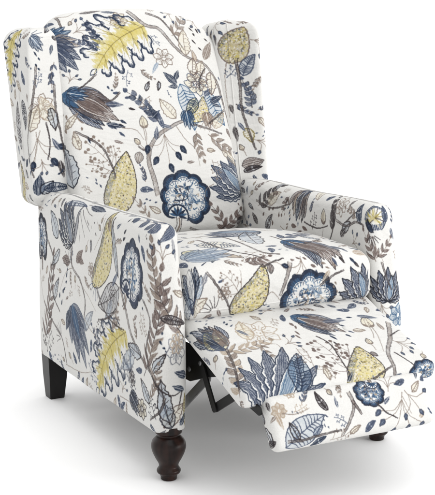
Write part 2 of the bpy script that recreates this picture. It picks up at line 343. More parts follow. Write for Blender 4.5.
    ('sprig', [(0.586, 0.2455), (0.5365, 0.1857)], 1.0, {'c': 'dark', 'n': 4}),
    ('oak', [(0.7238, 0.2455), (0.519, 0.0223)], 1.0, {'w': 0.56}),
    ('sprig', [(0.7139, 0.1708), (0.772, 0.1123)], 1.0, {'c': 'grey', 'n': 6}),
    ('drops', [(0.1108, 0.1315), (0.1137, 0.0587)], 1.0, {'c': 'dark', 'n': 5, 'w': 0.6, 'size': 0.12}),
    ('sprig', [(0.1754, 0.1223), (0.1274, 0.0437)], 1.0, {'c': 'dark', 'n': 4}),
    ('sprig', [(0.4549, 0.0987), (0.5251, 0.0721)], 1.0, {'c': 'slate', 'n': 4}),
    ('fern', [(0.819, 0.1567), (0.9065, 0.4196)], 1.0, {'c': 'brown', 'pairs': 10, 'w': 0.055, 'll': 0.17, 'stem': 'dark', 'c2': 'taupe'}),
    ('fern', [(0.9556, 0.2577), (0.8861, 0.4829)], 1.0, {'c': 'taupe', 'pairs': 9, 'w': 0.055, 'll': 0.19, 'stem': 'dark', 'c2': 'brown', 'bend': -0.4}),
    ('hatch', [(0.8937, 0.3134), (0.9587, 0.2813)], 1.0, {'c': 'dark', 'w': 0.3, 'bend': 0.1, 'body': 'grey'}),
    ('drops', [(0.8913, 0.2851), (0.9006, 0.2225)], 1.0, {'c': 'navy', 'n': 4, 'w': 0.3, 'size': 0.12}),
    ('outflower', [(0.9262, 0.1893), (0.932, 0.276)], 0.7, {'c': 'grey'}),
    ('outflower', [(0.9273, 0.2188), (0.9377, 0.2801)], 0.7, {'c': 'tan'}),
    ('leaf', [(0.962, 0.1623), (0.9206, 0.1801)], 1.0, {'c': 'navy', 'w': 0.5}),
    ('leaf', [(0.9524, 0.128), (0.9165, 0.1448)], 1.0, {'c': 'navy', 'w': 0.45}),
    ('branch', [(0.9446, 0.13), (0.936, 0.0794)], 1.0, {'w': 3}),
    ('sprig', [(0.7471, 0.1159), (0.7139, 0.1708)], 1.0, {'c': 'grey', 'n': 4}),
    ('outflower', [(0.7595, 0.1087), (0.7367, 0.1556)], 0.8, {'c': 'dark'}),
    ('lobe', [(0.7329, 0.0904), (0.7932, 0.0488)], 1.0, {'c': 'navy', 'edge': 'black'}),
    ('outflower', [(0.8287, 0.0434), (0.7835, 0.0888)], 1.0, {'c': 'dark', 'fillc': 'cream'}),
    ('leaf', [(0.8524, 0.04), (0.8793, 0.0262)], 1.0, {'c': 'navy', 'w': 0.4}),
    ('sprig', [(0.8798, 0.0578), (0.8412, 0.1106)], 1.0, {'c': 'black', 'n': 4}),
    ('outleaf', [(0.8525, 0.0927), (0.7964, 0.1402)], 1.0, {'c': 'dark', 'w': 0.4}),
    ('outleaf', [(0.9009, 0.0376), (0.9462, 0.0986)], 1.0, {'c': 'brown', 'w': 0.55}),
    ('outleaf', [(0.9225, 0.0341), (0.8891, 0.1004)], 1.0, {'c': 'black', 'w': 0.5}),
    ('hatch', [(0.9841, 0.0137), (0.953, 0.1175)], 1.0, {'c': 'olive', 'w': 0.22, 'body': 'cream'}),
    ('leaf', [(0.8844, 0.0111), (0.9062, 0.0317)], 1.0, {'c': 'black', 'w': 0.4}),
    ('leaf', [(0.9431, 0.0365), (0.9648, 0.0727)], 1.0, {'c': 'navy', 'w': 0.4}),
    ('outleaf', [(0.917, 0.0452), (0.8765, 0.1611)], 1.0, {'c': 'dark', 'w': 0.3}),
    ('leaf', [(0.9423, 0.4905), (0.9494, 0.4377)], 1.0, {'c': 'grey', 'w': 0.2}),
    ('lotus', [(0.56, 1.8369), (0.4062, 1.9034)], 1.0, {'c': 'slate', 'edge': 'navy', 'n': 6, 'spread': 0.6, 'w': 0.3}),
    ('hatch', [(0.2735, 1.7443), (0.3059, 1.6225)], 1.0, {'c': 'navy', 'w': 0.5, 'body': 'yellow'}),
    ('leaf', [(0.3303, 1.6784), (0.3881, 1.6245)], 1.0, {'c': 'tan', 'w': 0.4, 'out': 'dark'}),
    ('lobe', [(0.2405, 1.6741), (0.3807, 1.6873)], 1.0, {'c': 'pale', 'edge': 'slate'}),
    ('branch', [(0.3289, 1.8921), (0.4211, 1.8738), (0.4349, 1.7438), (0.4477, 1.6414), (0.485, 1.616)], 1.0, {'w': 5}),
    ('branch', [(0.4349, 1.7438), (0.523, 1.7724)], 1.0, {'w': 2.5}),
    ('tulip', [(0.5617, 1.7344), (0.624, 1.5541)], 1.0, {}),
    ('leaf', [(0.6529, 1.6435), (0.6727, 1.6059)], 1.0, {'c': 'navy', 'w': 0.35}),
    ('sprig', [(0.4555, 1.6551), (0.3833, 1.6093)], 1.0, {'c': 'taupe', 'n': 4}),
    ('drops', [(0.4935, 1.6017), (0.5694, 1.5851)], 1.0, {'c': 'brown', 'n': 4, 'w': 0.5, 'size': 0.12}),
    ('outleaf', [(0.4772, 1.7135), (0.508, 1.8653)], 1.0, {'c': 'dark'}),
    ('outflower', [(0.6545, 1.6847), (0.6389, 1.7093)], 1.0, {'c': 'taupe'}),
    ('fern', [(0.56, 1.7435), (0.7076, 1.8513)], 1.0, {'c': 'slate', 'pairs': 4, 'w': 0.14}),
    ('leaf', [(0.6843, 1.6055), (0.7368, 1.6028)], 1.0, {'c': 'tan', 'w': 0.4}),
    ('tulip', [(0.2004, 1.5011), (0.2296, 1.6423)], 1.0, {'cols': ('navy', 'pale', 'slate', 'white', 'navy'), 'edge': 'black', 'calyx': 'slate', 'n': 7, 'spread': 0.5}),
    ('outleaf', [(0.2102, 1.4916), (0.2702, 1.5383)], 1.0, {'c': 'taupe', 'w': 0.5}),
    ('outleaf', [(0.1211, 1.5508), (0.2211, 1.5367)], 1.0, {'c': 'navy', 'w': 0.5}),
    ('leaf', [(0.2879, 1.4905), (0.2644, 1.4696)], 1.0, {'c': 'brown', 'w': 0.5}),
    ('leaf', [(0.2608, 1.5638), (0.2802, 1.5943)], 1.0, {'c': 'grey', 'w': 0.4}),
    ('sprig', [(0.3567, 1.5284), (0.3103, 1.5851)], 1.0, {'c': 'taupe', 'n': 5}),
    ('branch', [(0.3567, 1.5284), (0.3638, 1.5894)], 1.0, {'w': 2.2}),
    ('paisley', [(0.3384, 1.4815), (0.4256, 1.5971)], 1.0, {'w': 0.52, 'bend': 0.3}),
    ('nut', [(0.4456, 1.5938), (0.4402, 1.5718)], 1.0, {'c': 'brown'}),
    ('branch', [(0.499, 1.5907), (0.4789, 1.5525), (0.464, 1.5156)], 1.0, {'w': 7}),
    ('branch', [(0.4234, 1.5924), (0.4629, 1.5959), (0.4819, 1.5748)], 1.0, {'w': 2.2}),
    ('berries', [(0.533, 1.6029), (0.5176, 1.5476)], 1.0, {'c': 'navy', 'n': 4, 'r': 0.13}),
    ('rosette', [(0.5805, 1.4075), (0.5173, 1.5636)], 1.0, {'c': 'blue'}),
    ('lotus', [(0.7158, 1.4714), (0.6641, 1.5695)], 1.0, {'c': 'slate', 'edge': 'black', 'n': 7, 'spread': 1.2}),
    ('leaf', [(0.6042, 1.5645), (0.5803, 1.5372)], 1.0, {'c': 'tan', 'w': 0.4}),
    ('drops', [(0.575, 1.5848), (0.6223, 1.568)], 1.0, {'c': 'taupe', 'n': 3, 'w': 0.4, 'size': 0.2}),
    ('tulip', [(0.5089, 1.2521), (0.4794, 1.1335)], 1.0, {'cols': ('brown', 'dark', 'brown', 'navy', 'tan', 'brown'), 'edge': 'black', 'calyx': 'slate', 'spread': 0.6}),
    ('fern', [(0.2567, 1.1485), (0.3554, 1.2283)], 1.0, {'c': 'dark', 'pairs': 4, 'w': 0.14, 'll': 0.36}),
    ('fern', [(0.2298, 1.1948), (0.2647, 1.2308)], 1.0, {'c': 'brown', 'pairs': 3, 'w': 0.16, 'll': 0.4}),
    ('leaf', [(0.2556, 1.093), (0.2196, 1.1249)], 1.0, {'c': 'dark', 'w': 0.5}),
    ('outleaf', [(0.3159, 1.163), (0.3789, 1.215)], 1.0, {'c': 'taupe', 'w': 0.4}),
    ('drops', [(0.3039, 1.1006), (0.3841, 1.1904)], 1.0, {'c': 'brown', 'n': 7, 'w': 0.8, 'size': 0.12}),
    ('hatch', [(0.304, 1.0762), (0.3398, 1.1364)], 1.0, {'c': 'dark', 'w': 0.4}),
    ('drops', [(0.4118, 1.1058), (0.432, 1.1678)], 1.0, {'c': 'taupe', 'n': 5, 'w': 0.6, 'size': 0.14}),
    ('bud', [(0.6263, 1.1092), (0.6376, 1.1906)], 1.0, {'c': 'brown'}),
    ('branch', [(0.6826, 1.2059), (0.6962, 1.1603), (0.6724, 1.1107)], 1.0, {'w': 4, 'c': 'dark'}),
    ('fern', [(0.6842, 1.1333), (0.6849, 1.2314)], 1.0, {'c': 'dark', 'pairs': 5, 'w': 0.16, 'll': 0.3}),
    ('outflower', [(0.7534, 1.1818), (0.7074, 1.2342)], 1.0, {'c': 'taupe'}),
    ('branch', [(0.7639, 1.168), (0.8063, 1.1925), (0.8314, 1.2058)], 1.0, {'w': 3}),
    ('drops', [(0.5368, 1.1862), (0.5336, 1.2452)], 1.0, {'c': 'taupe', 'n': 4, 'w': 0.6, 'size': 0.16}),
    ('outleaf', [(0.5941, 1.2094), (0.5549, 1.2762)], 1.0, {'c': 'taupe'}),
    ('shell', [(0.8973, 1.1535), (0.8943, 1.2298)], 0.95, {}),
    ('hatch', [(0.8371, 1.1718), (0.8289, 1.2263)], 1.0, {'c': 'navy', 'w': 0.5, 'body': 'slate'}),
    ('hatch', [(0.9288, 1.1799), (0.9272, 1.2233)], 1.0, {'c': 'slate', 'w': 0.4}),
    ('fern', [(0.8919, 1.0859), (0.8561, 1.1552)], 1.0, {'c': 'brown', 'pairs': 3, 'w': 0.14, 'll': 0.4}),
    ('fern', [(0.8929, 1.0961), (0.94, 1.1415)], 1.0, {'c': 'brown', 'pairs': 3, 'w': 0.14, 'll': 0.4}),
    ('branch', [(0.8859, 1.1489), (0.8997, 1.1109), (0.9155, 1.0843)], 1.0, {'w': 2.5}),
    ('lotus', [(0.9151, 0.9804), (0.9271, 1.0729)], 1.0, {'c': 'slate', 'edge': 'black', 'n': 7, 'spread': 1.2}),
    ('outflower', [(0.9443, 0.9077), (0.949, 0.9759)], 1.0, {'c': 'blue', 'fillc': 'pale'}),
    ('leaf', [(0.942, 1.1648), (0.9562, 1.1351)], 1.0, {'c': 'slate', 'w': 0.4}),
    ('leaf', [(0.7745, 1.2104), (0.7801, 1.2401)], 1.0, {'c': 'dark', 'w': 0.4}),
    ('fan', [(0.8862, 1.1535), (0.8899, 1.1254)], 1.0, {'c': 'dark'}),
    ('drops', [(0.4232, 1.0958), (0.5917, 1.0984)], 1.0, {'c': 'brown', 'n': 4, 'w': 0.4, 'size': 0.12}),
    ('tulip', [(1.1738, 1.6238), (1.1382, 1.7301)], 1.0, {'cols': ('navy', 'brown', 'slate', 'navy'), 'edge': 'black', 'calyx': 'slate', 'spread': 0.6}),
    ('hatch', [(1.1666, 1.6094), (1.1542, 1.6926)], 1.0, {'c': 'slate', 'w': 0.7, 'bend': 0.3, 'body': 'yellow'}),
    ('hatch', [(1.1783, 1.6223), (1.176, 1.6933)], 1.0, {'c': 'brown', 'w': 0.5, 'bend': 0.5, 'body': 'cream'}),
    ('outflower', [(1.2524, 1.599), (1.3053, 1.7076)], 1.0, {'c': 'tan'}),
    ('outleaf', [(1.2411, 1.6291), (1.2463, 1.7127)], 1.0, {'c': 'tan', 'w': 0.5}),
    ('leaf', [(1.2282, 1.6781), (1.2497, 1.6454)], 1.0, {'c': 'slate', 'w': 0.3}),
    ('fern', [(1.1192, 1.4534), (1.1648, 1.627)], 1.0, {'c': 'taupe', 'pairs': 6, 'w': 0.09, 'll': 0.24, 'stem': 'taupe', 'c2': 'tan'}),
    ('fern', [(1.163, 1.6021), (1.2854, 1.6189)], 1.0, {'c': 'tan', 'pairs': 5, 'w': 0.1, 'll': 0.3, 'stem': 'taupe'}),
    ('fern', [(1.2567, 1.6069), (1.2666, 1.5347)], 1.0, {'c': 'taupe', 'pairs': 3, 'w': 0.12, 'll': 0.3}),
    ('lotus', [(1.2072, 1.3941), (1.3036, 1.5818)], 0.8, {'c': 'slate', 'edge': 'navy', 'n': 9, 'spread': 1.35, 'w': 0.27}),
    ('hatch', [(1.281, 1.4252), (1.3322, 1.5439)], 1.0, {'c': 'navy', 'w': 0.46, 'bend': 0.3, 'body': 'blue'}),
    ('tulip', [(1.395, 1.704), (1.5001, 1.6043)], 1.0, {}),
    ('leaf', [(1.4622, 1.6588), (1.5311, 1.6544)], 1.0, {'c': 'slate', 'w': 0.3}),
    ('leaf', [(1.4313, 1.6267), (1.4634, 1.5927)], 1.0, {'c': 'navy', 'w': 0.3}),
    ('drops', [(1.37, 1.6804), (1.3736, 1.6158)], 1.0, {'c': 'brown', 'n': 4, 'w': 0.5, 'size': 0.2}),
    ('sprig', [(1.4222, 1.4389), (1.3899, 1.5849)], 1.0, {'c': 'brown', 'n': 7}),
    ('sprig', [(1.4126, 1.4596), (1.4657, 1.5579)], 1.0, {'c': 'brown', 'n': 5}),
    ('sprig', [(1.3937, 1.456), (1.3446, 1.478)], 1.0, {'c': 'taupe', 'n': 4}),
    ('paisley', [(1.4256, 1.4055), (1.4921, 1.5439)], 1.0, {'w': 0.62, 'bend': 0.35}),
    ('bud', [(1.5603, 1.5668), (1.5921, 1.6638)], 1.0, {'c': 'taupe'}),
    ('bud', [(1.5351, 1.5186), (1.5387, 1.5707)], 1.0, {'c': 'taupe'}),
    ('nut', [(1.5147, 1.5143), (1.5264, 1.4956)], 1.0, {'c': 'brown'}),
    ('branch', [(1.5861, 1.6354), (1.5762, 1.5727), (1.5514, 1.5071)], 1.0, {'w': 2.5}),
    ('branch', [(1.6466, 1.6316), (1.6033, 1.5586), (1.5621, 1.5051), (1.5465, 1.4543), (1.545, 1.4195)], 1.0, {'w': 8}),
    ('branch', [(1.6086, 1.5666), (1.6596, 1.5944)], 1.0, {'w': 3}),
    ('leaf', [(1.6087, 1.5945), (1.6094, 1.6329)], 1.0, {'c': 'taupe', 'w': 0.4}),
    ('berries', [(1.6034, 1.5496), (1.6425, 1.5077)], 1.0, {'c': 'slate', 'n': 5, 'r': 0.1}),
    ('rosette', [(1.6443, 1.3798), (1.6288, 1.461)], 1.3, {'c': 'blue'}),
    ('leaf', [(1.5652, 1.4329), (1.5373, 1.4266)], 1.0, {'c': 'navy', 'w': 0.4}),
    ('leaf', [(1.5691, 1.6665), (1.6285, 1.652)], 1.0, {'c': 'slate', 'w': 0.3}),
    ('hatch', [(1.1666, 1.6094), (1.1395, 1.6397)], 1.0, {'c': 'slate', 'w': 0.4}),
    ('outflower', [(1.205, 2.0495), (1.2013, 2.0923)], 1.0, {'c': 'tan', 'fillc': 'tan'}),
    ('leaf', [(1.1941, 2.0654), (1.2042, 2.0265)], 1.0, {'c': 'tan', 'w': 0.35}),
    ('leaf', [(1.193, 2.0609), (1.1758, 2.0467)], 1.0, {'c': 'taupe', 'w': 0.4}),
    ('drops', [(1.2318, 2.073), (1.2453, 2.0285)], 1.0, {'c': 'grey', 'n': 4, 'w': 0.5, 'size': 0.14}),
    ('leaf', [(1.1786, 2.0971), (1.182, 2.0728)], 1.0, {'c': 'dark', 'w': 0.4}),
    ('hatch', [(1.2032, 1.985), (1.3174, 2.036)], 1.0, {'c': 'slate', 'w': 0.55, 'bend': 0.3, 'body': 'pale'}),
    ('outleaf', [(1.2384, 1.9977), (1.2171, 2.0381)], 1.0, {'c': 'dark', 'w': 0.4}),
    ('hatch', [(1.2719, 1.9721), (1.307, 1.9957)], 1.0, {'c': 'navy', 'w': 0.4}),
    ('hatch', [(1.3284, 2.0534), (1.3062, 2.1006)], 1.0, {'c': 'dark', 'w': 0.35, 'body': 'grey'}),
    ('outleaf', [(1.1539, 2.0427), (1.1778, 1.9947)], 1.0, {'c': 'dark', 'w': 0.3}),
    ('nut', [(1.1504, 1.9943), (1.1796, 2.004)], 1.0, {'c': 'dark'}),
    ('branch', [(1.3929, 2.0866), (1.3972, 2.0472), (1.3524, 1.9887)], 1.0, {'w': 6}),
    ('branch', [(1.3973, 2.0664), (1.4144, 2.0301)], 1.0, {'w': 5, 'c': 'brown'}),
    ('sprig', [(1.3717, 2.0134), (1.3385, 2.0327)], 1.0, {'c': 'slate', 'n': 4}),
    ('rosette', [(1.4601, 2.1164), (1.4409, 2.0451)], 1.2, {'c': 'blue'}),
    ('outflower', [(1.229, 2.0974), (1.2542, 2.1226)], 1.0, {'c': 'tan'}),
    ('berries', [(1.5412, 2.065), (1.5078, 1.9728)], 1.0, {'c': 'slate', 'n': 5, 'r': 0.09}),
    ('leaf', [(1.5754, 1.997), (1.5917, 2.0139)], 1.0, {'c': 'tan', 'w': 0.6}),
    ('branch', [(1.5381, 2.0556), (1.5542, 2.0095)], 1.0, {'w': 2.2}),
    ('sprig', [(1.3205, 1.9837), (1.3743, 1.9992)], 1.0, {'c': 'taupe', 'n': 4}),
    ('berries', [(1.5484, 2.069), (1.5903, 2.0092)], 1.0, {'c': 'slate', 'n': 3, 'r': 0.1}),
    ('leaf', [(1.3557, 2.0539), (1.3538, 2.0831)], 1.0, {'c': 'slate', 'w': 0.3}),
    ('drops', [(2.1681, 0.6172), (2.1971, 0.5446)], 1.0, {'c': 'taupe', 'n': 5, 'w': 0.6, 'size': 0.12}),
    ('sprig', [(2.4271, 0.6681), (2.3872, 0.6313)], 1.0, {'c': 'taupe', 'n': 3}),
    ('outleaf', [(2.1513, 0.5828), (2.1886, 0.6342)], 1.0, {'c': 'taupe', 'w': 0.3}),
    ('outleaf', [(2.6402, 0.4889), (2.6964, 0.4412)], 1.0, {'c': 'taupe', 'w': 0.3}),
    ('sprig', [(2.5971, 0.4583), (2.6223, 0.4011)], 1.0, {'c': 'taupe', 'n': 4}),
    ('drops', [(2.2938, 0.7135), (2.3267, 0.6855)], 1.0, {'c': 'slate', 'n': 3, 'w': 0.8, 'size': 0.2}),
    ('leaf', [(2.4794, 0.5637), (2.4422, 0.5779)], 1.0, {'c': 'slate', 'w': 0.3}),
    ('outleaf', [(2.6453, 0.7716), (2.646, 0.6757)], 1.0, {'c': 'brown', 'w': 0.35}),
    ('fan', [(2.6036, 0.5934), (2.616, 0.5468)], 1.0, {'c': 'taupe'}),
    ('outflower', [(2.5606, 0.7092), (2.6347, 0.7442)], 1.0, {'c': 'brown'}),
    ('outleaf', [(0.6419, 0.3094), (0.6003, 0.2435)], 1.0, {'c': 'grey', 'w': 0.3}),
    ('sprig', [(0.8083, 0.313), (0.8356, 0.2607)], 1.0, {'c': 'taupe', 'n': 5}),
    ('outleaf', [(0.2129, 0.2198), (0.2496, 0.2968)], 1.0, {'c': 'dark', 'w': 0.3}),
    ('fern', [(0.6398, 0.2316), (0.6817, 0.3023)], 1.0, {'c': 'taupe', 'pairs': 4, 'w': 0.1, 'll': 0.3}),
    ('drops', [(0.8658, 0.506), (0.8802, 0.4672)], 1.0, {'c': 'dark', 'n': 4, 'w': 0.5, 'size': 0.15}),
    ('outleaf', [(0.4354, 0.1836), (0.5007, 0.2589)], 1.0, {'c': 'grey', 'w': 0.3}),
    ('fan', [(0.6131, 0.3294), (0.6687, 0.3098)], 1.0, {'c': 'dark'}),
    ('outleaf', [(0.7639, 0.2041), (0.6848, 0.1311)], 1.0, {'c': 'grey', 'w': 0.4}),
    ('fern', [(0.8522, 0.1032), (0.8818, 0.1972)], 1.0, {'c': 'taupe', 'pairs': 5, 'w': 0.08, 'll': 0.24}),
    ('outleaf', [(0.2612, 0.3731), (0.2006, 0.3105)], 1.0, {'c': 'dark', 'w': 0.3}),
    ('leaf', [(0.6394, 0.3446), (0.6773, 0.3868)], 1.0, {'c': 'slate', 'w': 0.3}),
    ('drops', [(0.816, 0.3675), (0.8318, 0.3225)], 1.0, {'c': 'navy', 'n': 4, 'w': 0.5, 'size': 0.15}),
    ('leaf', [(0.3912, 1.8393), (0.4728, 1.8236)], 1.0, {'c': 'navy', 'w': 0.3}),
    ('outleaf', [(0.6347, 1.7628), (0.6712, 1.7108)], 1.0, {'c': 'dark', 'w': 0.4}),
    ('fern', [(0.3833, 1.6093), (0.4517, 1.6159)], 1.0, {'c': 'brown', 'pairs': 4, 'w': 0.14, 'll': 0.4}),
    ('hatch', [(0.3224, 1.7621), (0.4193, 1.7049)], 1.0, {'c': 'slate', 'w': 0.5, 'body': 'cream'}),
    ('outflower', [(0.3209, 1.5223), (0.3106, 1.5574)], 1.0, {'c': 'taupe'}),
    ('fan', [(0.292, 1.4957), (0.2703, 1.5284)], 1.0, {'c': 'dark'}),
    ('drops', [(0.6038, 1.5352), (0.6253, 1.4969)], 1.0, {'c': 'taupe', 'n': 4, 'w': 0.6, 'size': 0.16}),
    ('fern', [(0.4354, 1.2036), (0.3988, 1.1453)], 1.0, {'c': 'brown', 'pairs': 3, 'w': 0.14, 'll': 0.34}),
    ('sprig', [(0.5683, 1.1229), (0.581, 1.1741)], 1.0, {'c': 'dark', 'n': 4}),
    ('outleaf', [(0.7404, 1.1405), (0.7857, 1.1754)], 1.0, {'c': 'dark', 'w': 0.4}),
    ('leaf', [(0.7287, 1.129), (0.7629, 1.1532)], 1.0, {'c': 'dark', 'w': 0.5}),
    ('outleaf', [(0.3495, 1.2104), (0.3421, 1.2538)], 1.0, {'c': 'dark', 'w': 0.4}),
    ('fern', [(0.8174, 1.1839), (0.7589, 1.2028)], 1.0, {'c': 'taupe', 'pairs': 3, 'w': 0.14, 'll': 0.36}),
    ('leaf', [(1.141, 1.6643), (1.1612, 1.6198)], 1.0, {'c': 'navy', 'w': 0.4}),
    ('leaf', [(1.1419, 1.6988), (1.176, 1.6933)], 1.0, {'c': 'dark', 'w': 0.4}),
    ('sprig', [(1.3362, 1.5703), (1.3451, 1.5082)], 1.0, {'c': 'taupe', 'n': 4}),
    ('outleaf', [(1.3622, 1.4459), (1.3624, 1.4896)], 1.0, {'c': 'taupe', 'w': 0.35}),
    ('leaf', [(1.4109, 1.4355), (1.4284, 1.4574)], 1.0, {'c': 'navy', 'w': 0.4}),
    ('outleaf', [(1.2752, 2.0006), (1.3028, 2.024)], 1.0, {'c': 'slate', 'w': 0.4}),
    ('sprig', [(1.2392, 2.0624), (1.2754, 2.0758)], 1.0, {'c': 'tan', 'n': 4}),
    ('leaf', [(1.481, 2.0441), (1.504, 2.0604)], 1.0, {'c': 'slate', 'w': 0.4}),
    ('outleaf', [(1.3746, 1.9901), (1.4037, 2.0084)], 1.0, {'c': 'taupe', 'w': 0.35}),
    ('drops', [(1.3098, 2.0467), (1.3214, 2.0118)], 1.0, {'c': 'slate', 'n': 4, 'w': 0.6, 'size': 0.16}),
    ('branch', [(2.1751, 0.5715), (2.2207, 0.5425), (2.251, 0.5093), (2.2665, 0.4593), (2.2729, 0.4227)], 1.0, {'w': 4}),
    ('branch', [(2.3191, 0.5727), (2.3616, 0.5636), (2.381, 0.5312)], 1.0, {'w': 2.6}),
    ('branch', [(2.2686, 0.7483), (2.2403, 0.7259), (2.2064, 0.7045)], 1.0, {'w': 3.2}),
    ('branch', [(2.333, 0.6851), (2.3038, 0.6618), (2.2671, 0.665)], 1.0, {'w': 3.5}),
    ('branch', [(2.1642, 0.7743), (2.143, 0.7202), (2.145, 0.6572)], 1.0, {'w': 2.6}),
    ('branch', [(2.4898, 0.2575), (2.5473, 0.2399), (2.6016, 0.242)], 1.0, {'w': 3.2}),
    ('branch', [(2.6297, 0.782), (2.606, 0.7373), (2.5977, 0.6845)], 1.0, {'w': 3}),
    ('branch', [(2.6772, 0.6258), (2.6398, 0.5936), (2.6069, 0.5732)], 1.0, {'w': 3.4}),
    ('branch', [(2.4943, 0.5695), (2.5189, 0.524), (2.5469, 0.4915), (2.5511, 0.4413)], 1.0, {'w': 2.6}),
    ('branch', [(2.5903, 0.3839), (2.5595, 0.3672), (2.5548, 0.337)], 1.0, {'w': 2.6}),
    ('branch', [(0.1538, 0.383), (0.2156, 0.3306), (0.2006, 0.2465), (0.2565, 0.1942)], 1.0, {'w': 4}),
    ('branch', [(0.533, 0.3245), (0.5724, 0.2795), (0.6419, 0.2529), (0.713, 0.2481)], 1.0, {'w': 3.5}),
    ('branch', [(0.4404, 0.2182), (0.4926, 0.1915), (0.5795, 0.18)], 1.0, {'w': 2.6}),
    ('branch', [(0.8297, 0.3461), (0.8619, 0.3001), (0.8325, 0.2257), (0.8509, 0.1753)], 1.0, {'w': 4}),
    ('branch', [(0.669, 0.2895), (0.6151, 0.2573), (0.5411, 0.2354)], 1.0, {'w': 3.2}),
    ('branch', [(0.9005, 0.1156), (0.8899, 0.0795), (0.8527, 0.0506)], 1.0, {'w': 4}),
    ('branch', [(0.2803, 0.0472), (0.3881, 0.0524), (0.4833, 0.0779)], 1.0, {'w': 2.6}),
    ('branch', [(0.8609, 0.1677), (0.8875, 0.1367), (0.9182, 0.1185), (0.9388, 0.126)], 1.0, {'w': 3}),
    ('branch', [(0.6636, 0.0597), (0.7441, 0.0612), (0.7927, 0.0433)], 1.0, {'w': 2.6}),
    ('branch', [(0.2778, 1.5948), (0.2958, 1.5638), (0.3209, 1.5223), (0.3349, 1.4897)], 1.0, {'w': 3.4}),
    ('branch', [(0.4215, 1.5879), (0.453, 1.5977), (0.4883, 1.6024)], 1.0, {'w': 3}),
    ('branch', [(0.5751, 1.5277), (0.6093, 1.5496), (0.6452, 1.5613)], 1.0, {'w': 3.4}),
    ('branch', [(0.3532, 1.8227), (0.3591, 1.7332), (0.3876, 1.6683), (0.4338, 1.6132)], 1.0, {'w': 3.4}),
    ('branch', [(0.553, 1.7819), (0.585, 1.682), (0.6641, 1.7096)], 1.0, {'w': 3}),
    ('branch', [(0.4212, 1.5112), (0.4412, 1.5287), (0.4652, 1.5054)], 1.0, {'w': 2.6}),
    ('branch', [(0.2445, 1.1654), (0.3394, 1.1543), (0.4428, 1.181)], 1.0, {'w': 3.4}),
    ('branch', [(0.5241, 1.1394), (0.5911, 1.1315), (0.661, 1.1458)], 1.0, {'w': 3}),
    ('branch', [(0.7079, 1.1667), (0.7633, 1.1582), (0.8168, 1.1742), (0.8572, 1.1696)], 1.0, {'w': 4}),
    ('branch', [(0.3887, 1.1081), (0.4342, 1.0975), (0.5014, 1.1076)], 1.0, {'w': 2.6}),
    ('branch', [(0.9091, 1.085), (0.9172, 1.048), (0.9321, 1.0098)], 1.0, {'w': 4}),
    ('branch', [(1.1702, 1.6166), (1.1556, 1.5456), (1.1283, 1.4658)], 1.0, {'w': 4}),
    ('branch', [(1.4127, 1.6047), (1.4303, 1.5662), (1.4261, 1.5107), (1.4187, 1.4483)], 1.0, {'w': 3}),
    ('branch', [(1.464, 1.4223), (1.4959, 1.4385), (1.5411, 1.4551)], 1.0, {'w': 3.4}),
    ('branch', [(1.3511, 1.5764), (1.3526, 1.5403), (1.336, 1.4726)], 1.0, {'w': 2.6}),
    ('branch', [(1.5782, 1.5022), (1.5904, 1.4754), (1.6024, 1.4473)], 1.0, {'w': 3}),
    ('branch', [(1.2572, 1.5977), (1.2958, 1.5976), (1.297, 1.5603)], 1.0, {'w': 2.6}),
    ('branch', [(1.2077, 1.9984), (1.2485, 1.996), (1.3022, 2.0008), (1.3525, 2.0024)], 1.0, {'w': 3.4}),
    ('branch', [(1.4602, 2.0519), (1.4809, 2.0247), (1.5115, 2.0061)], 1.0, {'w': 3}),
    ('branch', [(1.2085, 2.0629), (1.2429, 2.0571), (1.2828, 2.0651)], 1.0, {'w': 2.6}),
    ('branch', [(1.9488, 1.818), (1.939, 1.7548), (1.9234, 1.6768), (1.9016, 1.597), (1.9291, 1.5048)], 1.0, {'w': 4}),
    ('branch', [(2.0009, 1.7651), (2.0003, 1.6921), (2.0092, 1.6069), (2.0141, 1.5388)], 1.0, {'w': 3.4}),
    ('branch', [(1.97, 1.6604), (1.9773, 1.6027), (1.9688, 1.552)], 1.0, {'w': 3}),
    ('branch', [(2.5978, 1.8114), (2.6029, 1.7486), (2.6024, 1.6693), (2.6164, 1.5954), (2.6273, 1.5456)], 1.0, {'w': 4}),
    ('outleaf', [(1.984, 1.6989), (2.001, 1.6355)], 1.0, {'c': 'dark', 'w': 0.4}),
    ('leaf', [(2.0017, 1.5789), (1.9834, 1.6137)], 1.0, {'c': 'slate', 'w': 0.4}),
    ('sprig', [(1.9455, 1.7597), (1.9544, 1.8018)], 1.0, {'c': 'slate', 'n': 4}),
    ('oak', [(2.819, 0.35), (2.971, 0.4)], 1.0, {}),
    ('paisley', [(0.242, 0.922), (0.088, 0.968)], 1.0, {}),
    ('tulip', [(0.684, 2.291), (0.606, 2.419)], 1.0, {}),
    ('outflower', [(2.217, 1.362), (2.193, 1.308)], 1.0, {'c': 'taupe'}),
    ('sprig', [(2.401, 0.009), (2.489, -0.039)], 1.0, {}),
    ('fern', [(0.052, 2.229), (0.218, 2.301)], 1.0, {}),
    ('tulip', [(1.568, 0.199), (1.702, 0.131)], 1.0, {}),
    ('paisley', [(1.518, 0.388), (1.452, 0.242)], 1.0, {}),
    ('lotus', [(1.662, 0.361), (1.788, 0.329)], 1.0, {}),
    ('hatch', [(0.387, 0.78), (0.303, 0.81)], 1.0, {}),
    ('berries', [(2.131, 1.612), (2.219, 1.658)], 1.0, {}),
    ('lotus', [(2.742, 1.143), (2.868, 1.107)], 1.0, {}),
    ('berries', [(1.38, 0.216), (1.29, 0.174)], 1.0, {}),
    ('hatch', [(0.035, 2.189), (0.055, 2.101)], 1.0, {}),
    ('berries', [(0.851, 2.158), (0.799, 2.072)], 1.0, {}),
    ('sprig', [(0.236, 2.197), (0.334, 2.213)], 1.0, {}),
    ('paisley', [(2.052, 0.21), (1.998, 0.36)], 1.0, {}),
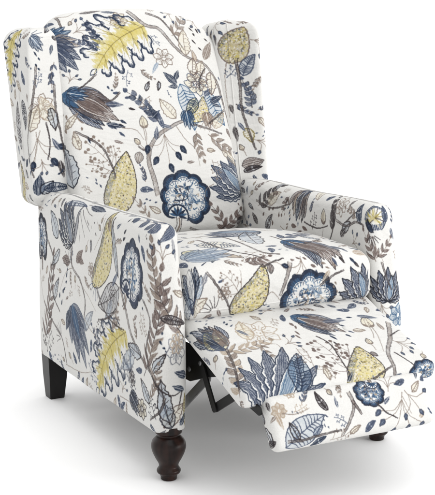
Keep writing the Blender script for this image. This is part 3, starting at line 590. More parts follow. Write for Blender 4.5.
    ('oak', [(1.121, 0.048), (1.009, 0.162)], 1.0, {}),
    ('leaf', [(1.005, 0.73), (0.945, 0.74)], 1.0, {'c': 'navy'}),
    ('sprig', [(1.709, 1.144), (1.801, 1.106)], 1.0, {}),
    ('lotus', [(2.861, 0.898), (2.989, 0.872)], 1.0, {}),
    ('hatch', [(1.372, 0.35), (1.298, 0.4)], 1.0, {}),
    ('outflower', [(2.781, 0.957), (2.829, 0.993)], 1.0, {'c': 'taupe'}),
    ('rosette', [(0.756, 1.845), (0.894, 1.785)], 1.0, {}),
    ('paisley', [(2.32, 1.562), (2.45, 1.468)], 1.0, {}),
    ('lotus', [(2.62, 1.215), (2.57, 1.095)], 1.0, {}),
    ('outflower', [(0.056, 0.917), (0.034, 0.973)], 1.0, {'c': 'taupe'}),
    ('outflower', [(1.567, 0.856), (1.583, 0.914)], 1.0, {'c': 'taupe'}),
    ('lotus', [(2.77, 1.4), (2.9, 1.39)], 1.0, {}),
    ('rosette', [(1.328, 0.042), (1.462, 0.108)], 1.0, {}),
    ('leaf', [(0.847, 1.664), (0.863, 1.606)], 1.0, {'c': 'navy'}),
    ('fern', [(3.019, 0.409), (3.071, 0.581)], 1.0, {}),
    ('drops', [(0.975, 2.073), (1.035, 2.037)], 1.0, {}),
    ('lobe', [(2.061, 1.19), (2.169, 1.24)], 1.0, {}),
    ('berries', [(0.452, 0.808), (0.418, 0.902)], 1.0, {}),
    ('leaf', [(0.794, 2.355), (0.796, 2.295)], 1.0, {'c': 'navy'}),
    ('drops', [(1.956, 0.761), (1.974, 0.829)], 1.0, {}),
    ('drops', [(0.57, 0.794), (0.54, 0.856)], 1.0, {}),
    ('paisley', [(-0.088, 1.924), (-0.062, 1.766)], 1.0, {}),
    ('berries', [(0.191, 1.948), (0.139, 1.862)], 1.0, {}),
    ('leaf', [(2.024, 0.203), (1.966, 0.187)], 1.0, {'c': 'navy'}),
    ('sprig', [(1.782, 1.223), (1.848, 1.147)], 1.0, {}),
    ('outflower', [(0.16, 0.808), (0.11, 0.842)], 1.0, {'c': 'taupe'}),
    ('leaf', [(2.09, 1.531), (2.14, 1.499)], 1.0, {'c': 'navy'}),
    ('oak', [(1.798, 0.273), (1.832, 0.117)], 1.0, {}),
    ('sprig', [(2.159, 1.084), (2.251, 1.046)], 1.0, {}),
    ('lobe', [(-0.047, 2.092), (-0.103, 2.198)], 1.0, {}),
    ('sprig', [(0.662, 2.073), (0.568, 2.037)], 1.0, {}),
    ('lobe', [(2.078, 0.058), (2.152, 0.152)], 1.0, {}),
    ('lobe', [(1.124, 0.783), (1.006, 0.807)], 1.0, {}),
    ('tulip', [(2.546, -0.029), (2.524, 0.119)], 1.0, {}),
    ('sprig', [(2.441, 1.132), (2.509, 1.058)], 1.0, {}),
    ('hatch', [(1.794, 0.545), (1.836, 0.625)], 1.0, {}),
    ('tulip', [(3.113, 0.61), (3.037, 0.74)], 1.0, {}),
    ('tulip', [(1.622, -0.059), (1.648, 0.089)], 1.0, {}),
    ('sprig', [(2.542, 1.181), (2.468, 1.249)], 1.0, {}),
    ('outflower', [(2.585, 1.013), (2.545, 1.057)], 1.0, {'c': 'taupe'}),
    ('lobe', [(1.026, 1.934), (0.924, 1.996)], 1.0, {}),
    ('oak', [(2.884, 0.655), (2.726, 0.635)], 1.0, {}),
    ('rosette', [(2.428, 1.677), (2.282, 1.713)], 1.0, {}),
    ('leaf', [(1.22, 0.032), (1.27, -0.002)], 1.0, {'c': 'navy'}),
    ('hatch', [(0.215, 2.455), (0.295, 2.495)], 1.0, {}),
    ('drops', [(2.32, 1.37), (2.27, 1.42)], 1.0, {}),
    ('tulip', [(1.31, 0.774), (1.42, 0.876)], 1.0, {}),
    ('lotus', [(2.562, -0.016), (2.508, -0.134)], 1.0, {}),
    ('leaf', [(2.805, 1.845), (2.745, 1.845)], 1.0, {'c': 'navy'}),
    ('lobe', [(0.831, 0.791), (0.939, 0.739)], 1.0, {}),
    ('fern', [(2.996, 0.388), (3.154, 0.302)], 1.0, {}),
    ('sprig', [(1.457, 2.255), (1.453, 2.155)], 1.0, {}),
    ('oak', [(2.876, 1.568), (2.734, 1.642)], 1.0, {}),
    ('outflower', [(1.775, 0.907), (1.735, 0.863)], 1.0, {'c': 'taupe'}),
    ('outflower', [(2.891, 1.305), (2.899, 1.365)], 1.0, {'c': 'taupe'}),
    ('outflower', [(1.357, 0.894), (1.313, 0.936)], 1.0, {'c': 'taupe'}),
    ('leaf', [(1.14, 0.161), (1.17, 0.109)], 1.0, {'c': 'navy'}),
    ('hatch', [(2.322, 1.17), (2.328, 1.26)], 1.0, {}),
    ('sprig', [(2.566, 0.126), (2.504, 0.204)], 1.0, {}),
    ('tulip', [(0.655, 0.731), (0.515, 0.679)], 1.0, {}),
    ('lobe', [(0.225, 2.056), (0.105, 2.054)], 1.0, {}),
    ('drops', [(0.803, 2.239), (0.787, 2.171)], 1.0, {}),
    ('outflower', [(2.085, 1.0), (2.025, 1.01)], 1.0, {'c': 'taupe'}),
    ('rosette', [(0.982, 1.691), (0.848, 1.759)], 1.0, {}),
    ('drops', [(2.256, 1.579), (2.274, 1.511)], 1.0, {}),
    ('berries', [(2.811, 0.76), (2.739, 0.83)], 1.0, {}),
    ('lobe', [(2.674, 1.156), (2.696, 1.274)], 1.0, {}),
    ('leaf', [(0.614, 2.514), (0.556, 2.496)], 1.0, {'c': 'navy'}),
    ('oak', [(1.974, 0.445), (1.836, 0.365)], 1.0, {}),
    ('rosette', [(1.177, 0.99), (1.193, 0.84)], 1.0, {}),
    ('hatch', [(2.125, 0.151), (2.105, 0.239)], 1.0, {}),
    ('lobe', [(2.402, 0.173), (2.308, 0.097)], 1.0, {}),
    ('drops', [(0.804, 0.761), (0.786, 0.829)], 1.0, {}),
    ('berries', [(1.322, 0.331), (1.228, 0.299)], 1.0, {}),
    ('leaf', [(-0.044, 1.703), (0.014, 1.687)], 1.0, {'c': 'navy'}),
    ('lobe', [(1.155, 0.349), (1.035, 0.341)], 1.0, {}),
    ('sprig', [(1.204, 0.023), (1.106, 0.007)], 1.0, {}),
    ('berries', [(0.376, 1.324), (0.434, 1.406)], 1.0, {}),
    ('oak', [(1.564, 0.776), (1.406, 0.754)], 1.0, {}),
    ('sprig', [(1.092, 0.667), (1.158, 0.743)], 1.0, {}),
    ('oak', [(2.227, 0.085), (2.243, 0.245)], 1.0, {}),
    ('berries', [(1.29, 0.726), (1.2, 0.684)], 1.0, {}),
    ('sprig', [(0.04, 1.075), (0.05, 1.175)], 1.0, {}),
    ('lobe', [(1.903, 0.749), (1.787, 0.781)], 1.0, {}),
    ('sprig', [(2.503, 1.676), (2.447, 1.594)], 1.0, {}),
    ('leaf', [(0.253, 2.265), (0.257, 2.325)], 1.0, {'c': 'navy'}),
    ('lobe', [(0.693, 0.798), (0.657, 0.912)], 1.0, {}),
    ('lobe', [(1.129, 1.056), (1.241, 1.014)], 1.0, {}),
    ('leaf', [(2.005, 1.177), (2.045, 1.133)], 1.0, {'c': 'navy'}),
    ('outflower', [(0.601, 0.89), (0.569, 0.94)], 1.0, {'c': 'taupe'}),
    ('lotus', [(0.627, 1.415), (0.543, 1.315)], 1.0, {}),
    ('leaf', [(0.704, 1.988), (0.646, 2.002)], 1.0, {'c': 'navy'}),
    ('fern', [(0.356, 2.653), (0.394, 2.477)], 1.0, {}),
    ('outflower', [(1.5, 0.971), (1.53, 0.919)], 1.0, {'c': 'taupe'}),
    ('outflower', [(2.652, 1.262), (2.598, 1.288)], 1.0, {'c': 'taupe'}),
    ('leaf', [(2.45, 1.351), (2.5, 1.319)], 1.0, {'c': 'navy'}),
    ('rosette', [(2.163, 0.037), (2.307, -0.007)], 1.0, {}),
    ('outflower', [(0.286, 0.996), (0.344, 1.014)], 1.0, {'c': 'taupe'}),
    ('outflower', [(1.038, 2.175), (1.032, 2.115)], 1.0, {'c': 'taupe'}),
    ('outflower', [(0.782, 0.76), (0.748, 0.71)], 1.0, {'c': 'taupe'}),
    ('lotus', [(1.625, 0.744), (1.705, 0.846)], 1.0, {}),
    ('hatch', [(0.843, 2.041), (0.927, 2.009)], 1.0, {}),
    ('drops', [(0.413, 2.299), (0.397, 2.231)], 1.0, {}),
    ('outflower', [(2.222, 1.911), (2.188, 1.959)], 1.0, {'c': 'taupe'}),
    ('drops', [(2.929, 1.19), (2.921, 1.12)], 1.0, {}),
    ('lotus', [(-0.054, 1.574), (-0.096, 1.696)], 1.0, {}),
    ('outflower', [(2.82, 0.499), (2.85, 0.551)], 1.0, {'c': 'taupe'}),
    ('sprig', [(3.058, 0.842), (3.092, 0.748)], 1.0, {}),
    ('hatch', [(1.317, 1.83), (1.233, 1.86)], 1.0, {}),
    ('drops', [(0.85, 2.172), (0.92, 2.178)], 1.0, {}),
    ('rosette', [(1.299, 1.14), (1.311, 0.99)], 1.0, {}),
    ('hatch', [(0.538, 2.252), (0.512, 2.338)], 1.0, {}),
    ('leaf', [(1.448, 1.105), (1.402, 1.145)], 1.0, {'c': 'navy'}),
    ('lobe', [(0.955, 1.44), (0.875, 1.53)], 1.0, {}),
    ('tulip', [(2.154, 1.37), (2.256, 1.48)], 1.0, {}),
    ('sprig', [(2.843, 1.787), (2.767, 1.723)], 1.0, {}),
    ('berries', [(1.504, 1.097), (1.586, 1.153)], 1.0, {}),
    ('rosette', [(2.152, 1.86), (2.138, 1.71)], 1.0, {}),
    ('drops', [(1.003, 0.692), (1.067, 0.718)], 1.0, {}),
    ('berries', [(2.012, 0.867), (1.918, 0.903)], 1.0, {}),
    ('outflower', [(1.705, 2.033), (1.745, 2.077)], 1.0, {'c': 'taupe'}),
    ('berries', [(0.015, 1.895), (0.075, 1.975)], 1.0, {}),
    ('outflower', [(0.764, 0.967), (0.706, 0.983)], 1.0, {'c': 'taupe'}),
    ('hatch', [(2.397, -0.062), (2.313, -0.028)], 1.0, {}),
    ('outflower', [(0.659, 2.42), (0.691, 2.47)], 1.0, {'c': 'taupe'}),
    ('drops', [(0.852, 0.697), (0.798, 0.653)], 1.0, {}),
    ('berries', [(1.741, 0.051), (1.829, 0.099)], 1.0, {}),
    ('lobe', [(1.875, 1.094), (1.995, 1.096)], 1.0, {}),
    ('hatch', [(0.732, 2.541), (0.678, 2.469)], 1.0, {}),
    ('berries', [(0.268, 2.337), (0.242, 2.433)], 1.0, {}),
    ('hatch', [(0.847, 1.979), (0.863, 1.891)], 1.0, {}),
    ('berries', [(-0.174, 2.023), (-0.096, 2.087)], 1.0, {}),
    ('outflower', [(2.38, 1.769), (2.33, 1.801)], 1.0, {'c': 'taupe'}),
    ('outflower', [(2.795, 1.193), (2.755, 1.237)], 1.0, {'c': 'taupe'}),
    ('berries', [(2.674, 0.056), (2.696, 0.154)], 1.0, {}),
    ('berries', [(1.658, 1.076), (1.672, 1.174)], 1.0, {}),
    ('outflower', [(1.455, 0.018), (1.515, 0.012)], 1.0, {'c': 'taupe'}),
    ('outflower', [(1.626, 0.966), (1.584, 0.924)], 1.0, {'c': 'taupe'}),
    ('paisley', [(1.91, 1.363), (2.02, 1.247)], 1.0, {}),
    ('leaf', [(1.983, 0.651), (1.947, 0.699)], 1.0, {'c': 'navy'}),
    ('drops', [(0.96, 2.207), (0.93, 2.143)], 1.0, {}),
    ('lobe', [(1.335, 0.11), (1.215, 0.1)], 1.0, {}),
    ('leaf', [(1.838, 1.084), (1.792, 1.046)], 1.0, {'c': 'navy'}),
    ('leaf', [(2.889, 1.036), (2.901, 1.094)], 1.0, {'c': 'navy'}),
    ('outflower', [(2.808, 0.135), (2.802, 0.195)], 1.0, {'c': 'taupe'}),
    ('drops', [(0.494, 1.36), (0.496, 1.43)], 1.0, {}),
    ('hatch', [(2.201, 1.245), (2.269, 1.305)], 1.0, {}),
    ('leaf', [(1.024, 1.492), (0.986, 1.538)], 1.0, {'c': 'navy'}),
    ('drops', [(1.329, 0.04), (1.281, -0.01)], 1.0, {}),
    ('drops', [(0.309, 2.09), (0.261, 2.14)], 1.0, {}),
    ('berries', [(1.574, 2.155), (1.576, 2.255)], 1.0, {}),
    ('leaf', [(2.085, 0.615), (2.025, 0.615)], 1.0, {'c': 'navy'}),
    ('leaf', [(2.749, 0.329), (2.801, 0.361)], 1.0, {'c': 'navy'}),
    ('drops', [(2.639, 1.096), (2.671, 1.034)], 1.0, {}),
    ('outflower', [(1.635, 0.466), (1.695, 0.464)], 1.0, {'c': 'taupe'}),
    ('sprig', [(0.512, 2.57), (0.598, 2.62)], 1.0, {}),
    ('outflower', [(1.012, 1.874), (0.998, 1.816)], 1.0, {'c': 'taupe'}),
    ('sprig', [(2.587, 1.397), (2.663, 1.333)], 1.0, {}),
    ('leaf', [(1.179, 1.904), (1.191, 1.846)], 1.0, {'c': 'navy'}),
    ('rosette', [(2.404, 1.408), (2.366, 1.262)], 1.0, {}),
    ('hatch', [(2.767, 0.279), (2.843, 0.231)], 1.0, {}),
    ('outflower', [(1.735, 1.033), (1.715, 0.977)], 1.0, {'c': 'taupe'}),
    ('sprig', [(1.728, 1.883), (1.662, 1.807)], 1.0, {}),
    ('leaf', [(2.921, 0.571), (2.869, 0.599)], 1.0, {'c': 'navy'}),
    ('drops', [(2.839, 0.892), (2.771, 0.878)], 1.0, {}),
    ('leaf', [(1.494, 1.867), (1.536, 1.823)], 1.0, {'c': 'navy'}),
    ('tulip', [(1.899, 0.489), (1.971, 0.621)], 1.0, {}),
    ('drops', [(1.483, 1.0), (1.487, 1.07)], 1.0, {}),
    ('drops', [(0.62, 2.54), (0.67, 2.59)], 1.0, {}),
    ('sprig', [(1.674, 1.29), (1.716, 1.2)], 1.0, {}),
    ('leaf', [(1.603, 0.814), (1.547, 0.836)], 1.0, {'c': 'navy'}),
    ('berries', [(1.644, 1.096), (1.566, 1.034)], 1.0, {}),
    ('berries', [(0.964, 1.865), (0.866, 1.885)], 1.0, {}),
    ('drops', [(1.041, 0.23), (1.089, 0.28)], 1.0, {}),
    ('hatch', [(1.106, 1.916), (1.024, 1.954)], 1.0, {}),
    ('leaf', [(0.752, 0.648), (0.778, 0.702)], 1.0, {'c': 'navy'}),
    ('sprig', [(0.797, 2.033), (0.733, 1.957)], 1.0, {}),
    ('sprig', [(2.133, 0.753), (2.037, 0.777)], 1.0, {}),
    ('outflower', [(1.563, 0.378), (1.587, 0.432)], 1.0, {'c': 'taupe'}),
    ('lobe', [(2.821, 1.974), (2.729, 1.896)], 1.0, {}),
    ('outflower', [(1.807, 0.846), (1.763, 0.804)], 1.0, {'c': 'taupe'}),
    ('drops', [(1.048, 1.125), (1.082, 1.185)], 1.0, {}),
    ('sprig', [(0.02, 0.715), (0.01, 0.815)], 1.0, {}),
    ('outflower', [(2.756, 0.382), (2.794, 0.428)], 1.0, {'c': 'taupe'}),
    ('lobe', [(0.071, 0.909), (0.019, 0.801)], 1.0, {}),
    ('outflower', [(2.194, 1.178), (2.156, 1.132)], 1.0, {'c': 'taupe'}),
    ('drops', [(1.989, 1.16), (1.941, 1.21)], 1.0, {}),
    ('hatch', [(2.705, 1.345), (2.665, 1.265)], 1.0, {}),
    ('oak', [(0.088, 0.64), (0.182, 0.77)], 1.0, {}),
    ('leaf', [(2.749, 1.005), (2.741, 0.945)], 1.0, {'c': 'navy'}),
    ('drops', [(2.088, 1.37), (2.082, 1.3)], 1.0, {}),
    ('berries', [(1.443, 0.962), (1.347, 0.988)], 1.0, {}),
    ('leaf', [(0.967, 0.646), (0.983, 0.704)], 1.0, {'c': 'navy'}),
    ('drops', [(1.998, 0.963), (1.932, 0.987)], 1.0, {}),
    ('hatch', [(1.665, 1.961), (1.725, 2.029)], 1.0, {}),
    ('tulip', [(3.029, 0.749), (2.881, 0.721)], 1.0, {}),
    ('hatch', [(0.409, 0.99), (0.401, 0.9)], 1.0, {}),
    ('drops', [(0.565, 2.419), (0.545, 2.351)], 1.0, {}),
    ('drops', [(0.482, 2.417), (0.508, 2.353)], 1.0, {}),
    ('lotus', [(0.898, 1.56), (0.992, 1.65)], 1.0, {}),
    ('lotus', [(0.461, 0.671), (0.349, 0.739)], 1.0, {}),
    ('berries', [(1.789, 0.445), (1.781, 0.545)], 1.0, {}),
    ('outflower', [(2.551, 1.301), (2.579, 1.249)], 1.0, {'c': 'taupe'}),
    ('leaf', [(2.017, 0.916), (2.033, 0.974)], 1.0, {'c': 'navy'}),
    ('outflower', [(1.425, 1.064), (1.365, 1.066)], 1.0, {'c': 'taupe'}),
    ('outflower', [(2.655, 0.01), (2.595, 0.02)], 1.0, {'c': 'taupe'}),
    ('leaf', [(1.223, 0.376), (1.207, 0.434)], 1.0, {'c': 'navy'}),
    ('drops', [(0.677, 0.697), (0.733, 0.653)], 1.0, {}),
    ('outflower', [(2.118, 1.923), (2.172, 1.947)], 1.0, {'c': 'taupe'}),
    ('leaf', [(1.508, 0.904), (1.462, 0.866)], 1.0, {'c': 'navy'}),
    ('hatch', [(2.94, 0.971), (2.85, 0.979)], 1.0, {}),
    ('drops', [(0.237, 0.735), (0.273, 0.675)], 1.0, {}),
    ('drops', [(0.26, 2.112), (0.19, 2.118)], 1.0, {}),
    ('hatch', [(0.466, 0.91), (0.524, 0.98)], 1.0, {}),
    ('sprig', [(0.085, 2.141), (0.185, 2.149)], 1.0, {}),
    ('paisley', [(0.139, 1.713), (0.071, 1.857)], 1.0, {}),
    ('leaf', [(3.016, 0.876), (3.074, 0.894)], 1.0, {'c': 'navy'}),
    ('hatch', [(1.404, 1.805), (1.446, 1.885)], 1.0, {}),
    ('berries', [(1.083, 0.408), (1.167, 0.462)], 1.0, {}),
    ('outflower', [(0.731, 1.35), (0.679, 1.38)], 1.0, {'c': 'taupe'}),
    ('outflower', [(0.104, 1.688), (0.046, 1.702)], 1.0, {'c': 'taupe'}),
    ('leaf', [(2.355, 0.041), (2.415, 0.049)], 1.0, {'c': 'navy'}),
    ('leaf', [(2.354, -0.099), (2.296, -0.111)], 1.0, {'c': 'navy'}),
    ('hatch', [(0.392, 2.397), (0.358, 2.313)], 1.0, {}),
    ('sprig', [(2.405, 1.785), (2.485, 1.725)], 1.0, {}),
    ('outflower', [(2.011, 0.408), (2.039, 0.462)], 1.0, {'c': 'taupe'}),
    ('leaf', [(2.101, 1.1), (2.069, 1.15)], 1.0, {'c': 'navy'}),
    ('berries', [(0.443, 2.112), (0.367, 2.178)], 1.0, {}),
    ('berries', [(1.383, 2.218), (1.287, 2.192)], 1.0, {}),
    ('sprig', [(2.373, 1.112), (2.277, 1.138)], 1.0, {}),
    ('outflower', [(2.117, 0.244), (2.173, 0.266)], 1.0, {'c': 'taupe'}),
    ('hatch', [(1.213, 0.84), (1.217, 0.75)], 1.0, {}),
    ('leaf', [(1.315, 0.728), (1.355, 0.682)], 1.0, {'c': 'navy'}),
    ('berries', [(2.772, 1.355), (2.778, 1.255)], 1.0, {}),
    ('leaf', [(1.455, 0.2), (1.395, 0.19)], 1.0, {'c': 'navy'}),
    ('hatch', [(0.011, 0.3), (0.019, 0.21)], 1.0, {}),
    ('drops', [(2.86, 1.06), (2.81, 1.01)], 1.0, {}),
    ('sprig', [(1.105, 1.894), (1.085, 1.796)], 1.0, {}),
    ('outflower', [(2.832, 0.478), (2.778, 0.452)], 1.0, {'c': 'taupe'}),
    ('tulip', [(0.187, 1.397), (0.323, 1.333)], 1.0, {}),
    ('leaf', [(1.424, 0.744), (1.366, 0.726)], 1.0, {'c': 'navy'}),
    ('lobe', [(1.632, 0.262), (1.578, 0.368)], 1.0, {}),
    ('outflower', [(2.414, 1.056), (2.356, 1.074)], 1.0, {'c': 'taupe'}),
    ('outflower', [(0.466, 2.467), (0.524, 2.483)], 1.0, {'c': 'taupe'}),
    ('drops', [(1.872, 0.85), (1.878, 0.92)], 1.0, {}),
    ('outflower', [(0.705, 2.326), (0.765, 2.324)], 1.0, {'c': 'taupe'}),
    ('leaf', [(-0.015, 1.245), (0.045, 1.245)], 1.0, {'c': 'navy'}),
    ('drops', [(0.77, 1.039), (0.7, 1.031)], 1.0, {}),
    ('leaf', [(0.795, 1.906), (0.735, 1.904)], 1.0, {'c': 'navy'}),
    ('drops', [(-0.034, 2.025), (0.004, 2.085)], 1.0, {}),
    ('leaf', [(1.251, 1.352), (1.299, 1.318)], 1.0, {'c': 'navy'}),
    ('leaf', [(1.601, 1.321), (1.549, 1.349)], 1.0, {'c': 'navy'}),
    ('outflower', [(0.317, 0.896), (0.373, 0.874)], 1.0, {'c': 'taupe'}),
    ('outflower', [(0.347, 1.015), (0.403, 0.995)], 1.0, {'c': 'taupe'}),
    ('drops', [(2.129, 1.907), (2.101, 1.843)], 1.0, {}),
    ('outflower', [(0.99, 1.699), (1.02, 1.751)], 1.0, {'c': 'taupe'}),
    ('sprig', [(1.059, 0.985), (1.071, 1.085)], 1.0, {}),
    ('leaf', [(2.983, 0.606), (2.927, 0.624)], 1.0, {'c': 'navy'}),
    ('drops', [(2.21, 1.73), (2.26, 1.78)], 1.0, {}),
    ('outflower', [(0.225, 0.888), (0.285, 0.882)], 1.0, {'c': 'taupe'}),
    ('lotus', [(1.496, 0.073), (1.534, 0.197)], 1.0, {}),
    ('leaf', [(2.621, 0.135), (2.629, 0.195)], 1.0, {'c': 'navy'}),
    ('outflower', [(1.17, 0.289), (1.2, 0.341)], 1.0, {'c': 'taupe'}),
    ('outflower', [(1.762, 0.764), (1.748, 0.706)], 1.0, {'c': 'taupe'}),
    ('outflower', [(2.438, 1.195), (2.392, 1.235)], 1.0, {'c': 'taupe'}),
    ('outflower', [(2.739, 1.113), (2.691, 1.077)], 1.0, {'c': 'taupe'}),
    ('sprig', [(1.084, 0.878), (0.986, 0.892)], 1.0, {}),
    ('berries', [(0.02, 1.078), (0.07, 0.992)], 1.0, {}),
    ('outflower', [(1.837, 0.695), (1.793, 0.655)], 1.0, {'c': 'taupe'}),
    ('outflower', [(1.819, 0.285), (1.811, 0.345)], 1.0, {'c': 'taupe'}),
    ('drops', [(0.61, 1.038), (0.68, 1.032)], 1.0, {}),
    ('berries', [(1.135, 2.208), (1.235, 2.202)], 1.0, {}),
    ('drops', [(2.893, 1.194), (2.837, 1.236)], 1.0, {}),
    ('drops', [(1.181, 1.134), (1.249, 1.116)], 1.0, {}),
    ('sprig', [(1.412, 0.461), (1.498, 0.409)], 1.0, {}),
    ('drops', [(2.867, 1.52), (2.863, 1.45)], 1.0, {}),
    ('leaf', [(2.894, 1.686), (2.836, 1.704)], 1.0, {'c': 'navy'}),
    ('hatch', [(1.807, 0.931), (1.823, 1.019)], 1.0, {}),
    ('hatch', [(1.986, 0.727), (2.064, 0.683)], 1.0, {}),
    ('outflower', [(1.694, 0.922), (1.636, 0.908)], 1.0, {'c': 'taupe'}),
    ('drops', [(0.593, 0.971), (0.577, 1.039)], 1.0, {}),
    ('sprig', [(1.115, 0.195), (1.195, 0.255)], 1.0, {}),
    ('sprig', [(0.305, 1.968), (0.205, 1.962)], 1.0, {}),
    ('outflower', [(0.064, 1.997), (0.086, 2.053)], 1.0, {'c': 'taupe'}),
    ('drops', [(0.599, 2.296), (0.631, 2.234)], 1.0, {}),
    ('hatch', [(2.883, 0.51), (2.967, 0.54)], 1.0, {}),
    ('outflower', [(1.62, 1.361), (1.65, 1.309)], 1.0, {'c': 'taupe'}),
    ('outflower', [(2.425, -0.082), (2.465, -0.128)], 1.0, {'c': 'taupe'}),
    ('outflower', [(2.734, 1.487), (2.756, 1.543)], 1.0, {'c': 'taupe'}),
    ('leaf', [(1.3, 0.419), (1.25, 0.451)], 1.0, {'c': 'navy'}),
    ('outflower', [(2.863, 1.965), (2.867, 1.905)], 1.0, {'c': 'taupe'}),
    ('drops', [(0.251, 0.86), (0.259, 0.79)], 1.0, {}),
    ('outflower', [(2.468, 0.146), (2.422, 0.184)], 1.0, {'c': 'taupe'}),
    ('leaf', [(2.503, 1.466), (2.447, 1.444)], 1.0, {'c': 'navy'}),
    ('drops', [(1.4, 1.311), (1.45, 1.359)], 1.0, {}),
    ('outflower', [(0.766, 0.885), (0.764, 0.825)], 1.0, {'c': 'taupe'}),
    ('tulip', [(2.863, 1.92), (2.867, 1.77)], 1.0, {}),
    ('leaf', [(0.678, 2.069), (0.732, 2.041)], 1.0, {'c': 'navy'}),
    ('hatch', [(2.047, 0.879), (2.123, 0.831)], 1.0, {}),
    ('leaf', [(2.733, 1.423), (2.757, 1.367)], 1.0, {'c': 'navy'}),
    ('outflower', [(2.1, 1.481), (2.13, 1.429)], 1.0, {'c': 'taupe'}),
    ('outflower', [(2.264, -0.105), (2.266, -0.045)], 1.0, {'c': 'taupe'}),
    ('outflower', [(-0.106, 1.959), (-0.164, 1.971)], 1.0, {'c': 'taupe'}),
    ('berries', [(1.64, 0.669), (1.57, 0.741)], 1.0, {}),
    ('outflower', [(2.836, 0.457), (2.894, 0.473)], 1.0, {'c': 'taupe'}),
    ('sprig', [(-0.168, 1.688), (-0.102, 1.762)], 1.0, {}),
    ('drops', [(1.815, 0.92), (1.815, 0.85)], 1.0, {}),
    ('leaf', [(0.342, 2.295), (0.348, 2.235)], 1.0, {'c': 'navy'}),
    ('outflower', [(0.527, 0.975), (0.523, 1.035)], 1.0, {'c': 'taupe'}),
    ('drops', [(-0.01, 0.579), (0.04, 0.531)], 1.0, {}),
    ('outflower', [(0.893, 0.655), (0.937, 0.695)], 1.0, {'c': 'taupe'}),
    ('outflower', [(0.772, 2.284), (0.818, 2.246)], 1.0, {'c': 'taupe'}),
    ('outflower', [(0.99, 1.481), (1.02, 1.429)], 1.0, {'c': 'taupe'}),
    ('drops', [(1.4, 1.338), (1.33, 1.332)], 1.0, {}),
    ('leaf', [(-0.012, 2.025), (-0.018, 1.965)], 1.0, {'c': 'navy'}),
    ('berries', [(0.622, 1.931), (0.548, 1.999)], 1.0, {}),
    ('outflower', [(2.473, 0.084), (2.417, 0.066)], 1.0, {'c': 'taupe'}),
    ('fern', [(0.6031, 1.8779), (0.5598, 1.9033)], 1.0, {'c': 'taupe', 'pairs': 4, 'w': 0.12, 'll': 0.32}),
    ('drops', [(1.261, 1.734), (1.2253, 1.7329)], 1.0, {'c': 'slate', 'n': 4, 'w': 0.7, 'size': 0.2}),
    ('fern', [(2.3636, 0.4043), (2.3551, 0.4528)], 1.0, {'c': 'slate', 'pairs': 4, 'w': 0.13, 'll': 0.32}),
    ('drops', [(0.2381, 0.0484), (0.2071, 0.0517)], 1.0, {'c': 'slate', 'n': 4, 'w': 0.7, 'size': 0.2}),
    ('berries', [(0.6809, 0.0735), (0.6931, 0.1137)], 1.0, {'c': 'slate', 'n': 4}),
    ('fern', [(2.6584, 1.9316), (2.613, 1.9071)], 1.0, {'c': 'taupe', 'pairs': 4, 'w': 0.12, 'll': 0.32}),
    ('outleaf', [(1.7994, 1.703), (1.7653, 1.7179)], 1.0, {'c': 'taupe', 'w': 0.42}),
    ('drops', [(1.6531, 1.6695), (1.6694, 1.6417)], 1.0, {'c': 'slate', 'n': 4, 'w': 0.7, 'size': 0.2}),
    ('bud', [(0.2281, 0.4899), (0.225, 0.5205)], 1.0, {}),
    ('hatch', [(0.4838, 1.6654), (0.4705, 1.6284)], 1.0, {'c': 'slate', 'w': 0.42}),
    ('fern', [(2.4108, 0.7533), (2.4502, 0.7245)], 1.0, {'c': 'taupe', 'pairs': 4, 'w': 0.12, 'll': 0.32}),
    ('outleaf', [(1.6259, 1.7065), (1.6152, 1.6786)], 1.0, {'c': 'taupe', 'w': 0.42}),
    ('berries', [(1.3682, 1.7343), (1.3349, 1.7564)], 1.0, {'c': 'slate', 'n': 4}),
    ('leaf', [(0.0891, 0.0127), (0.0788, 0.0405)], 1.0, {'c': 'brown', 'w': 0.34}),
    ('fern', [(1.6028, 1.7414), (1.6406, 1.7252)], 1.0, {'c': 'slate', 'pairs': 4, 'w': 0.13, 'll': 0.32}),
    ('fern', [(2.5252, 1.8896), (2.5086, 1.8432)], 1.0, {'c': 'taupe', 'pairs': 4, 'w': 0.12, 'll': 0.32}),
    ('hatch', [(0.137, 0.047), (0.1643, 0.0156)], 1.0, {'c': 'slate', 'w': 0.42}),
    ('outleaf', [(2.639, 1.6458), (2.6604, 1.6173)], 1.0, {'c': 'taupe', 'w': 0.42}),
    ('hatch', [(0.6616, 1.9142), (0.6404, 1.8868)], 1.0, {'c': 'slate', 'w': 0.42}),
    ('leaf', [(0.1579, 1.1606), (0.1616, 1.1389)], 1.0, {'c': 'navy', 'w': 0.42}),
    ('leaf', [(1.5424, 1.752), (1.5641, 1.7352)], 1.0, {'c': 'brown', 'w': 0.34}),
    ('fern', [(0.0517, 0.4821), (0.1057, 0.4772)], 1.0, {'c': 'taupe', 'pairs': 4, 'w': 0.12, 'll': 0.32}),
    ('sprig', [(0.4014, 0.3019), (0.4233, 0.2779)], 1.0, {'c': 'taupe', 'n': 4}),
    ('bud', [(2.6038, 1.5286), (2.5891, 1.5654)], 1.0, {}),
    ('fern', [(1.8019, 1.6022), (1.7592, 1.6154)], 1.0, {'c': 'taupe', 'pairs': 4, 'w': 0.12, 'll': 0.32}),
    ('outleaf', [(1.8197, 1.723), (1.8239, 1.7517)], 1.0, {'c': 'taupe', 'w': 0.42}),
    ('hatch', [(1.5563, 2.0941), (1.5257, 2.086)], 1.0, {'c': 'slate', 'w': 0.42}),
    ('hatch', [(1.6026, 1.7279), (1.5681, 1.7042)], 1.0, {'c': 'slate', 'w': 0.42}),
    ('bud', [(0.1984, 1.1687), (0.2264, 1.1931)], 1.0, {}),
    ('hatch', [(1.8992, 1.7713), (1.8807, 1.8059)], 1.0, {'c': 'slate', 'w': 0.42}),
